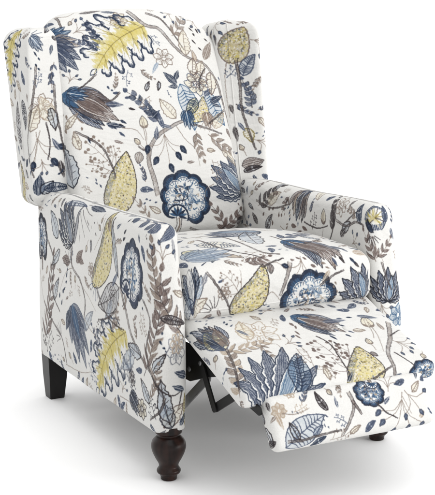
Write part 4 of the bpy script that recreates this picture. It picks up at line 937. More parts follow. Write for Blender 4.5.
    ('fern', [(0.9523, 1.1741), (0.9525, 1.2203)], 1.0, {'c': 'slate', 'pairs': 4, 'w': 0.13, 'll': 0.32}),
    ('outleaf', [(1.3129, 1.7076), (1.2917, 1.7278)], 1.0, {'c': 'taupe', 'w': 0.42}),
    ('fern', [(2.3172, 0.6944), (2.3285, 0.7408)], 1.0, {'c': 'taupe', 'pairs': 4, 'w': 0.12, 'll': 0.32}),
    ('hatch', [(2.3442, 0.3801), (2.3855, 0.3804)], 1.0, {'c': 'slate', 'w': 0.42}),
    ('berries', [(0.1655, 1.0787), (0.2124, 1.0739)], 1.0, {'c': 'slate', 'n': 4}),
    ('bud', [(0.3811, 0.2847), (0.3812, 0.3268)], 1.0, {}),
    ('drops', [(2.5007, 0.6578), (2.4946, 0.6889)], 1.0, {'c': 'slate', 'n': 4, 'w': 0.7, 'size': 0.2}),
    ('outleaf', [(2.4897, 1.8778), (2.464, 1.9049)], 1.0, {'c': 'dark', 'w': 0.36}),
    ('berries', [(1.3176, 1.5905), (1.3584, 1.6052)], 1.0, {'c': 'slate', 'n': 4}),
    ('drops', [(1.5964, 2.0166), (1.6229, 1.9867)], 1.0, {'c': 'slate', 'n': 4, 'w': 0.7, 'size': 0.2}),
    ('berries', [(0.8936, 0.9824), (0.9033, 0.9393)], 1.0, {'c': 'slate', 'n': 4}),
    ('berries', [(0.1758, 1.1296), (0.1479, 1.0905)], 1.0, {'c': 'slate', 'n': 4}),
    ('hatch', [(1.3673, 1.6842), (1.3766, 1.7142)], 1.0, {'c': 'slate', 'w': 0.42}),
    ('hatch', [(0.4002, 0.0133), (0.4145, 0.0442)], 1.0, {'c': 'slate', 'w': 0.42}),
    ('hatch', [(0.5148, 1.6855), (0.4837, 1.684)], 1.0, {'c': 'slate', 'w': 0.42}),
    ('leaf', [(0.1823, 1.2056), (0.1867, 1.1776)], 1.0, {'c': 'navy', 'w': 0.42}),
    ('drops', [(0.129, 0.5215), (0.1625, 0.5459)], 1.0, {'c': 'slate', 'n': 4, 'w': 0.7, 'size': 0.2}),
    ('berries', [(2.6277, 0.9619), (2.5949, 0.9287)], 1.0, {'c': 'slate', 'n': 4}),
    ('drops', [(0.2924, 1.7965), (0.3201, 1.7664)], 1.0, {'c': 'slate', 'n': 4, 'w': 0.7, 'size': 0.2}),
    ('leaf', [(0.8236, 0.4753), (0.8138, 0.4959)], 1.0, {'c': 'navy', 'w': 0.42}),
    ('drops', [(2.3906, 0.3514), (2.3543, 0.3365)], 1.0, {'c': 'slate', 'n': 4, 'w': 0.7, 'size': 0.2}),
    ('leaf', [(2.6661, 0.9415), (2.6556, 0.9163)], 1.0, {'c': 'navy', 'w': 0.42}),
    ('bud', [(0.4735, 0.4372), (0.4557, 0.4014)], 1.0, {}),
    ('leaf', [(0.2164, 0.4895), (0.1929, 0.4933)], 1.0, {'c': 'navy', 'w': 0.42}),
    ('fern', [(1.4781, 1.7163), (1.4349, 1.7303)], 1.0, {'c': 'taupe', 'pairs': 4, 'w': 0.12, 'll': 0.32}),
    ('berries', [(0.7893, 1.116), (0.8239, 1.1333)], 1.0, {'c': 'slate', 'n': 4}),
    ('fern', [(1.9097, 1.8466), (1.9301, 1.8151)], 1.0, {'c': 'slate', 'pairs': 4, 'w': 0.13, 'll': 0.32}),
    ('berries', [(2.631, 1.8629), (2.6776, 1.8509)], 1.0, {'c': 'slate', 'n': 4}),
    ('leaf', [(1.5992, 2.117), (1.5922, 2.0898)], 1.0, {'c': 'navy', 'w': 0.42}),
    ('fern', [(0.7024, 0.4654), (0.6627, 0.4536)], 1.0, {'c': 'taupe', 'pairs': 4, 'w': 0.12, 'll': 0.32}),
    ('fern', [(0.3321, 1.6248), (0.3692, 1.6035)], 1.0, {'c': 'taupe', 'pairs': 4, 'w': 0.12, 'll': 0.32}),
    ('bud', [(0.3402, 0.0625), (0.3104, 0.0909)], 1.0, {}),
    ('sprig', [(0.9475, 1.1092), (0.9734, 1.0904)], 1.0, {'c': 'taupe', 'n': 4}),
    ('drops', [(2.6311, 1.5861), (2.6627, 1.6028)], 1.0, {'c': 'slate', 'n': 4, 'w': 0.7, 'size': 0.2}),
    ('fern', [(1.8047, 1.5432), (1.7738, 1.5199)], 1.0, {'c': 'slate', 'pairs': 4, 'w': 0.13, 'll': 0.32}),
    ('drops', [(1.3655, 1.2273), (1.3749, 1.2627)], 1.0, {'c': 'slate', 'n': 4, 'w': 0.7, 'size': 0.2}),
    ('outleaf', [(2.4171, 0.6841), (2.4297, 0.7167)], 1.0, {'c': 'dark', 'w': 0.36}),
    ('outleaf', [(1.8868, 1.5046), (1.862, 1.5273)], 1.0, {'c': 'dark', 'w': 0.36}),
    ('outleaf', [(0.294, 0.1699), (0.2618, 0.1702)], 1.0, {'c': 'taupe', 'w': 0.42}),
    ('leaf', [(0.7887, 0.3016), (0.7683, 0.2828)], 1.0, {'c': 'brown', 'w': 0.34}),
    ('leaf', [(2.5996, 1.9075), (2.5759, 1.9194)], 1.0, {'c': 'brown', 'w': 0.34}),
    ('leaf', [(0.9692, 0.4276), (0.9509, 0.4094)], 1.0, {'c': 'brown', 'w': 0.34}),
    ('fern', [(1.0769, 0.5156), (1.0678, 0.5574)], 1.0, {'c': 'taupe', 'pairs': 4, 'w': 0.12, 'll': 0.32}),
    ('fern', [(1.3802, 2.1268), (1.3713, 2.0827)], 1.0, {'c': 'taupe', 'pairs': 4, 'w': 0.12, 'll': 0.32}),
    ('outleaf', [(0.15, 1.2086), (0.1245, 1.2261)], 1.0, {'c': 'dark', 'w': 0.36}),
    ('sprig', [(0.3905, 1.21), (0.4127, 1.2288)], 1.0, {'c': 'taupe', 'n': 4}),
    ('leaf', [(1.1835, 1.746), (1.2054, 1.7475)], 1.0, {'c': 'navy', 'w': 0.42}),
    ('drops', [(0.1218, 0.4952), (0.1554, 0.503)], 1.0, {'c': 'slate', 'n': 4, 'w': 0.7, 'size': 0.2}),
    ('leaf', [(2.2864, 0.5355), (2.3167, 0.5251)], 1.0, {'c': 'brown', 'w': 0.34}),
    ('leaf', [(2.6243, 1.4475), (2.6156, 1.4711)], 1.0, {'c': 'navy', 'w': 0.42}),
    ('outleaf', [(0.3952, 2.0139), (0.4087, 1.9821)], 1.0, {'c': 'dark', 'w': 0.36}),
    ('sprig', [(0.3622, 0.2746), (0.3374, 0.2568)], 1.0, {'c': 'taupe', 'n': 4}),
    ('hatch', [(0.6373, 1.2136), (0.6636, 1.2334)], 1.0, {'c': 'slate', 'w': 0.42}),
    ('outleaf', [(1.8434, 1.777), (1.8717, 1.7513)], 1.0, {'c': 'taupe', 'w': 0.42}),
    ('hatch', [(2.6376, 1.4692), (2.6633, 1.4459)], 1.0, {'c': 'slate', 'w': 0.42}),
    ('sprig', [(2.1962, 0.3887), (2.168, 0.4036)], 1.0, {'c': 'taupe', 'n': 4}),
    ('berries', [(2.536, 1.9206), (2.5554, 1.8746)], 1.0, {'c': 'slate', 'n': 4}),
    ('outleaf', [(2.4654, 0.7151), (2.46, 0.6841)], 1.0, {'c': 'dark', 'w': 0.36}),
    ('drops', [(1.1827, 1.7343), (1.1509, 1.7359)], 1.0, {'c': 'slate', 'n': 4, 'w': 0.7, 'size': 0.2}),
    ('sprig', [(0.4113, 1.9521), (0.4348, 1.9325)], 1.0, {'c': 'taupe', 'n': 4}),
    ('outleaf', [(1.4876, 1.7427), (1.5094, 1.7247)], 1.0, {'c': 'dark', 'w': 0.36}),
    ('hatch', [(0.299, 1.8319), (0.3297, 1.8568)], 1.0, {'c': 'slate', 'w': 0.42}),
    ('fern', [(1.8869, 1.8946), (1.93, 1.9222)], 1.0, {'c': 'taupe', 'pairs': 4, 'w': 0.12, 'll': 0.32}),
    ('fern', [(0.7328, 1.6526), (0.6827, 1.6397)], 1.0, {'c': 'taupe', 'pairs': 4, 'w': 0.12, 'll': 0.32}),
    ('outleaf', [(0.4358, 0.0221), (0.4447, 0.0537)], 1.0, {'c': 'taupe', 'w': 0.42}),
    ('outleaf', [(0.9655, 0.3586), (0.9314, 0.3709)], 1.0, {'c': 'taupe', 'w': 0.42}),
    ('fern', [(0.3452, 0.3313), (0.353, 0.2897)], 1.0, {'c': 'taupe', 'pairs': 4, 'w': 0.12, 'll': 0.32}),
    ('outleaf', [(0.4917, 0.4398), (0.4983, 0.4083)], 1.0, {'c': 'dark', 'w': 0.36}),
    ('outleaf', [(0.1969, 1.1485), (0.2294, 1.1374)], 1.0, {'c': 'dark', 'w': 0.36}),
    ('hatch', [(0.8344, 0.4699), (0.8553, 0.4383)], 1.0, {'c': 'slate', 'w': 0.42}),
    ('hatch', [(2.1451, 0.944), (2.1828, 0.9327)], 1.0, {'c': 'slate', 'w': 0.42}),
    ('drops', [(0.2005, 0.0318), (0.172, 0.0493)], 1.0, {'c': 'slate', 'n': 4, 'w': 0.7, 'size': 0.2}),
    ('outleaf', [(2.5856, 0.4899), (2.6147, 0.4897)], 1.0, {'c': 'taupe', 'w': 0.42}),
    ('fern', [(2.6382, 1.6694), (2.6722, 1.6925)], 1.0, {'c': 'slate', 'pairs': 4, 'w': 0.13, 'll': 0.32}),
    ('sprig', [(0.2931, 0.1291), (0.3121, 0.1065)], 1.0, {'c': 'taupe', 'n': 4}),
    ('drops', [(1.1018, 1.5252), (1.1294, 1.5532)], 1.0, {'c': 'slate', 'n': 4, 'w': 0.7, 'size': 0.2}),
    ('bud', [(1.3316, 2.1146), (1.3504, 2.0855)], 1.0, {}),
    ('berries', [(1.9514, 1.5558), (1.9579, 1.5165)], 1.0, {'c': 'slate', 'n': 4}),
    ('leaf', [(1.9104, 1.7477), (1.9132, 1.72)], 1.0, {'c': 'brown', 'w': 0.34}),
    ('outleaf', [(0.1721, 1.1846), (0.1439, 1.1953)], 1.0, {'c': 'dark', 'w': 0.36}),
    ('leaf', [(2.0046, 1.8692), (1.996, 1.8411)], 1.0, {'c': 'navy', 'w': 0.42}),
    ('leaf', [(0.6755, 0.5512), (0.6533, 0.5339)], 1.0, {'c': 'brown', 'w': 0.34}),
    ('fern', [(2.6585, 1.7737), (2.6323, 1.735)], 1.0, {'c': 'taupe', 'pairs': 4, 'w': 0.12, 'll': 0.32}),
    ('hatch', [(0.3682, 0.0715), (0.3451, 0.098)], 1.0, {'c': 'slate', 'w': 0.42}),
    ('outleaf', [(1.5237, 1.6066), (1.5572, 1.6066)], 1.0, {'c': 'taupe', 'w': 0.42}),
    ('berries', [(2.1816, 0.7297), (2.2028, 0.7641)], 1.0, {'c': 'slate', 'n': 4}),
    ('bud', [(0.5288, 0.4916), (0.562, 0.4741)], 1.0, {}),
    ('leaf', [(0.6685, 0.4903), (0.6902, 0.5046)], 1.0, {'c': 'navy', 'w': 0.42}),
    ('hatch', [(1.419, 1.9881), (1.4461, 2.0105)], 1.0, {'c': 'slate', 'w': 0.42}),
    ('fern', [(1.2642, 2.0792), (1.2878, 2.1212)], 1.0, {'c': 'slate', 'pairs': 4, 'w': 0.13, 'll': 0.32}),
    ('fern', [(1.6458, 1.7713), (1.6447, 1.7294)], 1.0, {'c': 'taupe', 'pairs': 4, 'w': 0.12, 'll': 0.32}),
    ('leaf', [(1.5274, 0.5557), (1.5471, 0.5342)], 1.0, {'c': 'brown', 'w': 0.34}),
    ('fern', [(0.4514, 0.3363), (0.4922, 0.311)], 1.0, {'c': 'taupe', 'pairs': 4, 'w': 0.12, 'll': 0.32}),
    ('bud', [(0.3789, 1.8399), (0.3821, 1.878)], 1.0, {}),
    ('outleaf', [(1.1582, 2.0508), (1.1546, 2.08)], 1.0, {'c': 'dark', 'w': 0.36}),
    ('bud', [(0.2019, 1.2358), (0.2166, 1.2085)], 1.0, {}),
    ('bud', [(0.2391, 0.3172), (0.2748, 0.3136)], 1.0, {}),
    ('outleaf', [(2.3996, 0.311), (2.3642, 0.3279)], 1.0, {'c': 'taupe', 'w': 0.42}),
    ('leaf', [(1.3911, 1.7263), (1.4176, 1.7441)], 1.0, {'c': 'brown', 'w': 0.34}),
    ('leaf', [(1.5392, 1.7153), (1.5201, 1.7357)], 1.0, {'c': 'navy', 'w': 0.42}),
    ('hatch', [(0.6495, 0.0589), (0.66, 0.0225)], 1.0, {'c': 'slate', 'w': 0.42}),
    ('berries', [(2.6235, 1.5799), (2.6669, 1.5596)], 1.0, {'c': 'slate', 'n': 4}),
    ('hatch', [(1.5675, 1.6975), (1.5328, 1.702)], 1.0, {'c': 'slate', 'w': 0.42}),
    ('berries', [(1.502, 2.0714), (1.5134, 2.1183)], 1.0, {'c': 'slate', 'n': 4}),
    ('hatch', [(1.6764, 1.7003), (1.6475, 1.6883)], 1.0, {'c': 'slate', 'w': 0.42}),
    ('outleaf', [(0.6224, 0.0169), (0.6318, 0.0488)], 1.0, {'c': 'taupe', 'w': 0.42}),
    ('outleaf', [(0.8863, 1.2375), (0.8582, 1.2524)], 1.0, {'c': 'dark', 'w': 0.36}),
    ('bud', [(1.1134, 1.5755), (1.138, 1.6036)], 1.0, {}),
    ('bud', [(0.243, 0.0644), (0.2739, 0.0543)], 1.0, {}),
    ('leaf', [(0.5754, 2.1199), (0.5497, 2.1081)], 1.0, {'c': 'brown', 'w': 0.34}),
    ('outleaf', [(2.0101, 1.927), (1.9893, 1.9021)], 1.0, {'c': 'dark', 'w': 0.36}),
    ('outleaf', [(2.0068, 1.8894), (2.0332, 1.8833)], 1.0, {'c': 'dark', 'w': 0.36}),
    ('leaf', [(0.3295, 0.2542), (0.3058, 0.2411)], 1.0, {'c': 'brown', 'w': 0.34}),
    ('berries', [(0.697, 1.7677), (0.7006, 1.7303)], 1.0, {'c': 'slate', 'n': 4}),
    ('outleaf', [(0.1628, 0.3091), (0.1497, 0.2832)], 1.0, {'c': 'taupe', 'w': 0.42}),
    ('outleaf', [(1.0131, 1.2442), (0.9822, 1.2436)], 1.0, {'c': 'dark', 'w': 0.36}),
    ('fern', [(0.3657, 1.901), (0.3602, 1.9372)], 1.0, {'c': 'slate', 'pairs': 4, 'w': 0.13, 'll': 0.32}),
    ('leaf', [(0.2993, 1.5015), (0.3142, 1.474)], 1.0, {'c': 'brown', 'w': 0.34}),
    ('fern', [(1.11, 1.6019), (1.1018, 1.6375)], 1.0, {'c': 'slate', 'pairs': 4, 'w': 0.13, 'll': 0.32}),
    ('leaf', [(0.9389, 1.2432), (0.9102, 1.2468)], 1.0, {'c': 'brown', 'w': 0.34}),
    ('fern', [(0.706, 0.0551), (0.7112, 0.014)], 1.0, {'c': 'taupe', 'pairs': 4, 'w': 0.12, 'll': 0.32}),
    ('bud', [(1.0405, 1.2341), (1.069, 1.2558)], 1.0, {}),
    ('berries', [(2.5526, 0.9561), (2.5189, 0.9411)], 1.0, {'c': 'slate', 'n': 4}),
    ('hatch', [(0.4843, 0.1683), (0.4788, 0.1321)], 1.0, {'c': 'slate', 'w': 0.42}),
    ('sprig', [(0.1086, 0.2522), (0.1269, 0.2777)], 1.0, {'c': 'taupe', 'n': 4}),
    ('outleaf', [(1.8888, 1.4547), (1.9187, 1.4405)], 1.0, {'c': 'dark', 'w': 0.36}),
    ('fern', [(0.7814, 0.2408), (0.769, 0.283)], 1.0, {'c': 'taupe', 'pairs': 4, 'w': 0.12, 'll': 0.32}),
    ('sprig', [(2.4959, 0.9734), (2.4821, 0.9448)], 1.0, {'c': 'taupe', 'n': 4}),
    ('drops', [(0.4902, 1.6383), (0.5231, 1.6356)], 1.0, {'c': 'slate', 'n': 4, 'w': 0.7, 'size': 0.2}),
    ('hatch', [(0.8078, 0.1689), (0.774, 0.1606)], 1.0, {'c': 'slate', 'w': 0.42}),
    ('sprig', [(1.7907, 1.6591), (1.7969, 1.6291)], 1.0, {'c': 'taupe', 'n': 4}),
    ('sprig', [(1.3436, 1.7054), (1.3422, 1.6706)], 1.0, {'c': 'taupe', 'n': 4}),
    ('leaf', [(2.5083, 0.4545), (2.5364, 0.4555)], 1.0, {'c': 'brown', 'w': 0.34}),
    ('berries', [(0.91, 0.4352), (0.919, 0.4812)], 1.0, {'c': 'slate', 'n': 4}),
    ('drops', [(0.4618, 1.4922), (0.4252, 1.4923)], 1.0, {'c': 'slate', 'n': 4, 'w': 0.7, 'size': 0.2}),
    ('outleaf', [(1.5713, 2.0612), (1.5964, 2.0873)], 1.0, {'c': 'taupe', 'w': 0.42}),
    ('fern', [(1.6334, 0.5199), (1.6418, 0.5646)], 1.0, {'c': 'slate', 'pairs': 4, 'w': 0.13, 'll': 0.32}),
    ('hatch', [(1.606, 2.0864), (1.635, 2.0964)], 1.0, {'c': 'slate', 'w': 0.42}),
    ('fern', [(1.8253, 1.5629), (1.8609, 1.5565)], 1.0, {'c': 'slate', 'pairs': 4, 'w': 0.13, 'll': 0.32}),
    ('bud', [(0.5567, 0.5207), (0.5628, 0.4904)], 1.0, {}),
    ('fern', [(0.3838, 0.0546), (0.3695, 0.0091)], 1.0, {'c': 'slate', 'pairs': 4, 'w': 0.13, 'll': 0.32}),
    ('bud', [(1.6617, 1.4996), (1.6423, 1.4633)], 1.0, {}),
    ('sprig', [(1.861, 1.4486), (1.8815, 1.4176)], 1.0, {'c': 'taupe', 'n': 4}),
    ('drops', [(2.5629, 1.5104), (2.5856, 1.5368)], 1.0, {'c': 'slate', 'n': 4, 'w': 0.7, 'size': 0.2}),
    ('fern', [(1.2945, 0.5404), (1.2507, 0.5466)], 1.0, {'c': 'taupe', 'pairs': 4, 'w': 0.12, 'll': 0.32}),
    ('hatch', [(0.5433, 2.1618), (0.575, 2.1537)], 1.0, {'c': 'slate', 'w': 0.42}),
    ('bud', [(2.2445, 0.9357), (2.221, 0.9153)], 1.0, {}),
    ('sprig', [(0.4558, 0.0373), (0.4845, 0.0321)], 1.0, {'c': 'taupe', 'n': 4}),
    ('fern', [(1.5303, 1.2363), (1.5726, 1.2503)], 1.0, {'c': 'taupe', 'pairs': 4, 'w': 0.12, 'll': 0.32}),
    ('bud', [(1.0161, 0.5555), (0.9795, 0.5345)], 1.0, {}),
    ('outleaf', [(0.6905, 1.7031), (0.7121, 1.6847)], 1.0, {'c': 'dark', 'w': 0.36}),
    ('fern', [(0.2365, 0.0504), (0.2707, 0.018)], 1.0, {'c': 'slate', 'pairs': 4, 'w': 0.13, 'll': 0.32}),
    ('bud', [(0.6375, 1.9002), (0.6056, 1.8879)], 1.0, {}),
    ('outleaf', [(1.459, 0.5595), (1.4511, 0.5243)], 1.0, {'c': 'dark', 'w': 0.36}),
    ('fern', [(1.3593, 0.5216), (1.385, 0.5611)], 1.0, {'c': 'slate', 'pairs': 4, 'w': 0.13, 'll': 0.32}),
    ('fern', [(0.8718, 0.3451), (0.8392, 0.3853)], 1.0, {'c': 'taupe', 'pairs': 4, 'w': 0.12, 'll': 0.32}),
    ('leaf', [(1.8076, 1.5922), (1.8092, 1.5651)], 1.0, {'c': 'navy', 'w': 0.42}),
    ('outleaf', [(0.2492, 0.5213), (0.2596, 0.4955)], 1.0, {'c': 'dark', 'w': 0.36}),
    ('sprig', [(1.8791, 1.9422), (1.8933, 1.9104)], 1.0, {'c': 'taupe', 'n': 4}),
    ('outleaf', [(1.8449, 1.4843), (1.884, 1.4777)], 1.0, {'c': 'taupe', 'w': 0.42}),
    ('fern', [(0.1755, 0.4917), (0.1863, 0.5393)], 1.0, {'c': 'taupe', 'pairs': 4, 'w': 0.12, 'll': 0.32}),
    ('drops', [(1.157, 0.5237), (1.179, 0.5559)], 1.0, {'c': 'slate', 'n': 4, 'w': 0.7, 'size': 0.2}),
    ('drops', [(1.2489, 1.2582), (1.2161, 1.2317)], 1.0, {'c': 'slate', 'n': 4, 'w': 0.7, 'size': 0.2}),
    ('leaf', [(0.9562, 0.3797), (0.9498, 0.4051)], 1.0, {'c': 'brown', 'w': 0.34}),
    ('fern', [(1.1124, 1.4488), (1.1231, 1.4028)], 1.0, {'c': 'taupe', 'pairs': 4, 'w': 0.12, 'll': 0.32}),
    ('fern', [(0.5582, 1.1704), (0.571, 1.2076)], 1.0, {'c': 'slate', 'pairs': 4, 'w': 0.13, 'll': 0.32}),
    ('outleaf', [(0.3209, 1.7961), (0.3426, 1.8224)], 1.0, {'c': 'taupe', 'w': 0.42}),
    ('berries', [(2.228, 0.8885), (2.2694, 0.9038)], 1.0, {'c': 'slate', 'n': 4}),
    ('hatch', [(0.2256, 1.6824), (0.2333, 1.6436)], 1.0, {'c': 'slate', 'w': 0.42}),
    ('hatch', [(0.6678, 0.0244), (0.6955, 0.0507)], 1.0, {'c': 'slate', 'w': 0.42}),
]
# ------------------------------------------------------------------ the printed cloth: every motif is drawn in cloth coordinates (metres)
rng = np.random.default_rng(7)
CW, CH = int(AW * PPM), int(AH * PPM)
CLOTH = np.array([236, 235, 232], np.float32)
INK = {k: np.array(v, np.float32) for k, v in dict(
    navy=(36, 47, 68), slate=(70, 80, 102), blue=(60, 92, 126), pale=(150, 166, 184), brown=(108, 93, 88), dark=(52, 46, 48), black=(30, 31, 40),
    taupe=(138, 124, 114), tan=(180, 163, 144), cream=(228, 218, 190), yellow=(207, 191, 104), olive=(138, 124, 72), white=(240, 239, 236), grey=(128, 130, 138)).items()}
sheet = np.empty((CH, CW, 3), np.float32); sheet[:] = CLOTH

def vnoise(h, w, cell, seed):
    r = np.random.default_rng(seed); gh, gw = h // cell + 2, w // cell + 2
    g = r.random((gh, gw)).astype(np.float32)
    y = np.arange(h, dtype=np.float32) / cell; x = np.arange(w, dtype=np.float32) / cell
    yi, xi = y.astype(int), x.astype(int); fy, fx = y - yi, x - xi
    fy, fx = fy * fy * (3 - 2 * fy), fx * fx * (3 - 2 * fx)
    t = g[yi] * (1 - fy)[:, None] + g[yi + 1] * fy[:, None]
    return t[:, xi] * (1 - fx) + t[:, xi + 1] * fx
WEAR = np.clip(.50 * vnoise(CH, CW, 4, 1) + .30 * vnoise(CH, CW, 11, 2) + .25 * vnoise(CH, CW, 37, 3), 0, 1)
PATCH = vnoise(CH, CW, 22, 4)
SS = 3
def fill(pts, color, alpha=1.0, wear=.45, eng=None):
    """anti-aliased non-zero polygon fill in sheet pixels"""
    p = np.asarray(pts, np.float64)
    x0, y0 = np.floor(p.min(0)).astype(int) - 1; x1, y1 = np.ceil(p.max(0)).astype(int) + 2
    x0, y0, x1, y1 = max(x0, 0), max(y0, 0), min(x1, CW), min(y1, CH)
    if x1 - x0 < 1 or y1 - y0 < 1: return
    w, h = (x1 - x0) * SS, (y1 - y0) * SS
    q = (p - (x0, y0)) * SS - .5
    cnt = np.zeros((h, w + 1), np.int16)
    n = len(q)
    for i in range(n):
        (ax, ay), (bx, by) = q[i], q[(i + 1) % n]
        if ay == by: continue
        s = 1
        if ay > by: ax, ay, bx, by, s = bx, by, ax, ay, -1
        r0, r1 = max(int(math.ceil(ay)), 0), min(int(math.ceil(by)), h)
        if r1 <= r0: continue
        rows = np.arange(r0, r1)
        xs = np.clip(np.ceil(ax + (rows - ay) * (bx - ax) / (by - ay)), 0, w).astype(int)
        np.add.at(cnt, (rows, xs), s)
    m = (np.cumsum(cnt, 1)[:, :w] != 0).reshape(y1 - y0, SS, x1 - x0, SS).mean((1, 3)).astype(np.float32)
    a = m * alpha
    if wear: 
        W = WEAR[y0:y1, x0:x1] * .8 + PATCH[y0:y1, x0:x1] * .24; a = a * (1 - .85 * wear * np.clip((W - .47) * 2.6, 0, 1))
    if eng is not None:                                     # engraved strokes: light lines cut into the flat colour
        yy, xx = np.mgrid[y0:y1, x0:x1].astype(np.float32)
        ph = (xx * eng[0] + yy * eng[1]) * (2 * math.pi / eng[2]) + 5.0 * WEAR[y0:y1, x0:x1]
        a = a * (1 - eng[3] * np.clip(np.sin(ph) * 2.2 - .2, 0, 1))
    c = INK[color] if isinstance(color, str) else np.asarray(color, np.float32)
    sheet[y0:y1, x0:x1] += (c - sheet[y0:y1, x0:x1]) * a[..., None]

def ribbon(pts, w0, w1=None, wm=None):
    p = np.asarray(pts, float); n = len(p)
    w1 = w0 if w1 is None else w1
    t = np.linspace(0, 1, n)
    w = w0 + (w1 - w0) * t
    if wm is not None: w = w + (wm - (w0 + w1) / 2) * np.sin(np.pi * t)
    d = np.gradient(p, axis=0); d /= np.maximum(np.linalg.norm(d, axis=1), 1e-9)[:, None]
    nn = np.stack([-d[:, 1], d[:, 0]], 1) * (w / 2)[:, None]
    return np.concatenate([p + nn, (p - nn)[::-1]])

class Frame:
    """local frame of a motif: base (0,0) to tip (0,1); lengths scale with the motif, pen widths are in sheet pixels"""
    def __init__(s, base, tip, wide=1.0):
        s.b = np.array(base, float) * PPM; t = np.array(tip, float) * PPM
        s.v = t - s.b; s.L = max(np.linalg.norm(s.v), 1); s.u = np.array([s.v[1], -s.v[0]]) * wide
    def __call__(s, P):
        P = np.asarray(P, float).reshape(-1, 2); return s.b + P[:, :1] * s.u + P[:, 1:] * s.v
    def poly(s, P, c, a=1, wear=.45, eng=None, per=6.5, k=.75):
        e = None
        if eng is not None:                                 # eng: local direction of the strokes
            d = s.u * math.sin(eng) + s.v * math.cos(eng); d = d / np.linalg.norm(d); e = (-d[1], d[0], per, k)
        fill(s(P), c, a, wear, e)
    def pen(s, P, w, c, w1=None, wm=None, a=1, wear=.25):
        P = s(P)
        if len(P) > 1: fill(ribbon(P, w, w1, wm), c, a, wear)

PEN = 3.0
def curve(P, n=10):
    P = np.asarray(P, float); out = []
    for i in range(len(P) - 1):
        p0, p1, p2, p3 = P[max(i - 1, 0)], P[i], P[i + 1], P[min(i + 2, len(P) - 1)]
        for k in range(n):
            t = k / n
            out.append(.5 * (2 * p1 + (p2 - p0) * t + (2 * p0 - 5 * p1 + 4 * p2 - p3) * t * t + (3 * p1 - p0 - 3 * p2 + p3) * t ** 3))
    out.append(P[-1]); return np.array(out)
def petal(b, ang, L, w, sharp=1.0, bend=0.0, n=12):
    """closed lens outline from b, direction ang (0 = along +v), returns (outline, spine)"""
    t = np.linspace(0, 1, n)
    prof = np.sin(np.pi * t ** (.8)) ** .9 * (1 - .25 * sharp * t)
    a = ang + bend * t
    d = np.stack([np.sin(a), np.cos(a)], 1) * L / (n - 1)
    sp = np.array(b) + np.concatenate([[[0, 0]], np.cumsum(d[:-1], 0)])
    nn = np.stack([np.cos(a), -np.sin(a)], 1)
    return np.concatenate([sp + nn * (prof * w / 2)[:, None], (sp - nn * (prof * w / 2)[:, None])[::-1]]), sp
def jit(P, k): return np.asarray(P) + rng.normal(0, k, np.shape(P))

def m_leaf(f, c='navy', ang=0, b=(0, 0), L=1, w=.35, vein=True, out=None, bend=0.0):
    o, sp = petal(b, ang, L, w, 1, bend)
    f.poly(o, c, 1, .35, ang + bend / 2, 7, .45)
    if out: f.pen(np.concatenate([o, o[:1]]), PEN * .8, out)
    if vein: f.pen(sp[:-1], PEN * .7, 'white', PEN * .4, a=.75)
def m_fern(f, c='taupe', pairs=7, w=.07, ll=.26, stem='taupe', bend=.3, c2=None, ang=.75):
    t = np.linspace(0, 1, 16); sp = np.stack([bend * .25 * np.sin(np.pi * t), t], 1)
    f.pen(sp, PEN * .9, stem, PEN * .5)
    for i in range(pairs):
        u = .10 + .86 * i / pairs
        p = np.array([np.interp(u, t, sp[:, 0]), u]); k = (1 - .45 * u)
        for s in (-1, 1):
            o, q = petal(p + (0, .02 * s), s * ang * rng.uniform(.8, 1.2), ll * k * rng.uniform(.85, 1.15), w * rng.uniform(.8, 1.15), .6, -s * .35)
            f.poly(o, c2 if (c2 and rng.random() < .4) else c, 1, .4, s * ang * .7, 6, .35)
            if rng.random() < .6: f.pen(np.concatenate([o[:12], o[12:14]]), PEN * .55, 'dark', a=.8)
    o, q = petal(sp[-1], .0, ll * .5, w, .6); f.poly(o, c)
def m_sprig(f, c='taupe', n=5, dots=True):
    t = np.linspace(0, 1, 14); sp = np.stack([.10 * np.sin(2.5 * t), t], 1)
    f.pen(sp, PEN * .7, c, PEN * .5)
    for i in range(n):
        u = .12 + .8 * i / n; p = np.array([np.interp(u, t, sp[:, 0]), u]); s = 1 if i % 2 else -1
        L = (.42 * (1 - .5 * u)) * rng.uniform(.85, 1.15); e = p + (s * L * .75, L * .7)
        m = (p + e) / 2 + (s * .04, -.03)
        f.pen(curve([p, m, e], 5), PEN * .6, c, PEN * .45)
        for q in (e, (m + e) / 2 + (-s * .05, .06), m + (s * .07, -.02)):
            if dots: blob(f, q, .028 + .012 * rng.random(), c)
    blob(f, sp[-1], .035, c)
def blob(f, q, r, c, e=1.0, ang=0.0, a=1):
    an = np.linspace(0, 2 * np.pi, 14, endpoint=False)
    x, y = r * np.cos(an), r * e * np.sin(an)
    f.poly(np.stack([q[0] + x * math.cos(ang) + y * math.sin(ang), q[1] - x * math.sin(ang) + y * math.cos(ang)], 1), c, a)
def m_berries(f, c='navy', n=5, stem='taupe', r=.115):
    hub = np.array([0, .18]); f.pen([(0, 0), (.01, .1), hub], PEN * .8, stem)
    for i in range(n):
        a = -1.0 + 2.0 * i / max(n - 1, 1) + rng.normal(0, .08); L = rng.uniform(.62, .86)
        e = hub + L * np.array([math.sin(a), math.cos(a)])
        f.pen(curve([hub, hub + .5 * L * np.array([math.sin(a * .6), math.cos(a * .6)]), e], 6), PEN * .65, stem)
        o, sp = petal(e - .06 * np.array([math.sin(a), math.cos(a)]), a + rng.normal(0, .25), r * 2.5, r * 1.5, .2); f.poly(o, c, 1, .3)
        f.pen(np.concatenate([o, o[:1]]), PEN * .6, 'black', a=.6)
        f.pen(sp[3:8], PEN * .6, 'pale', a=.7)
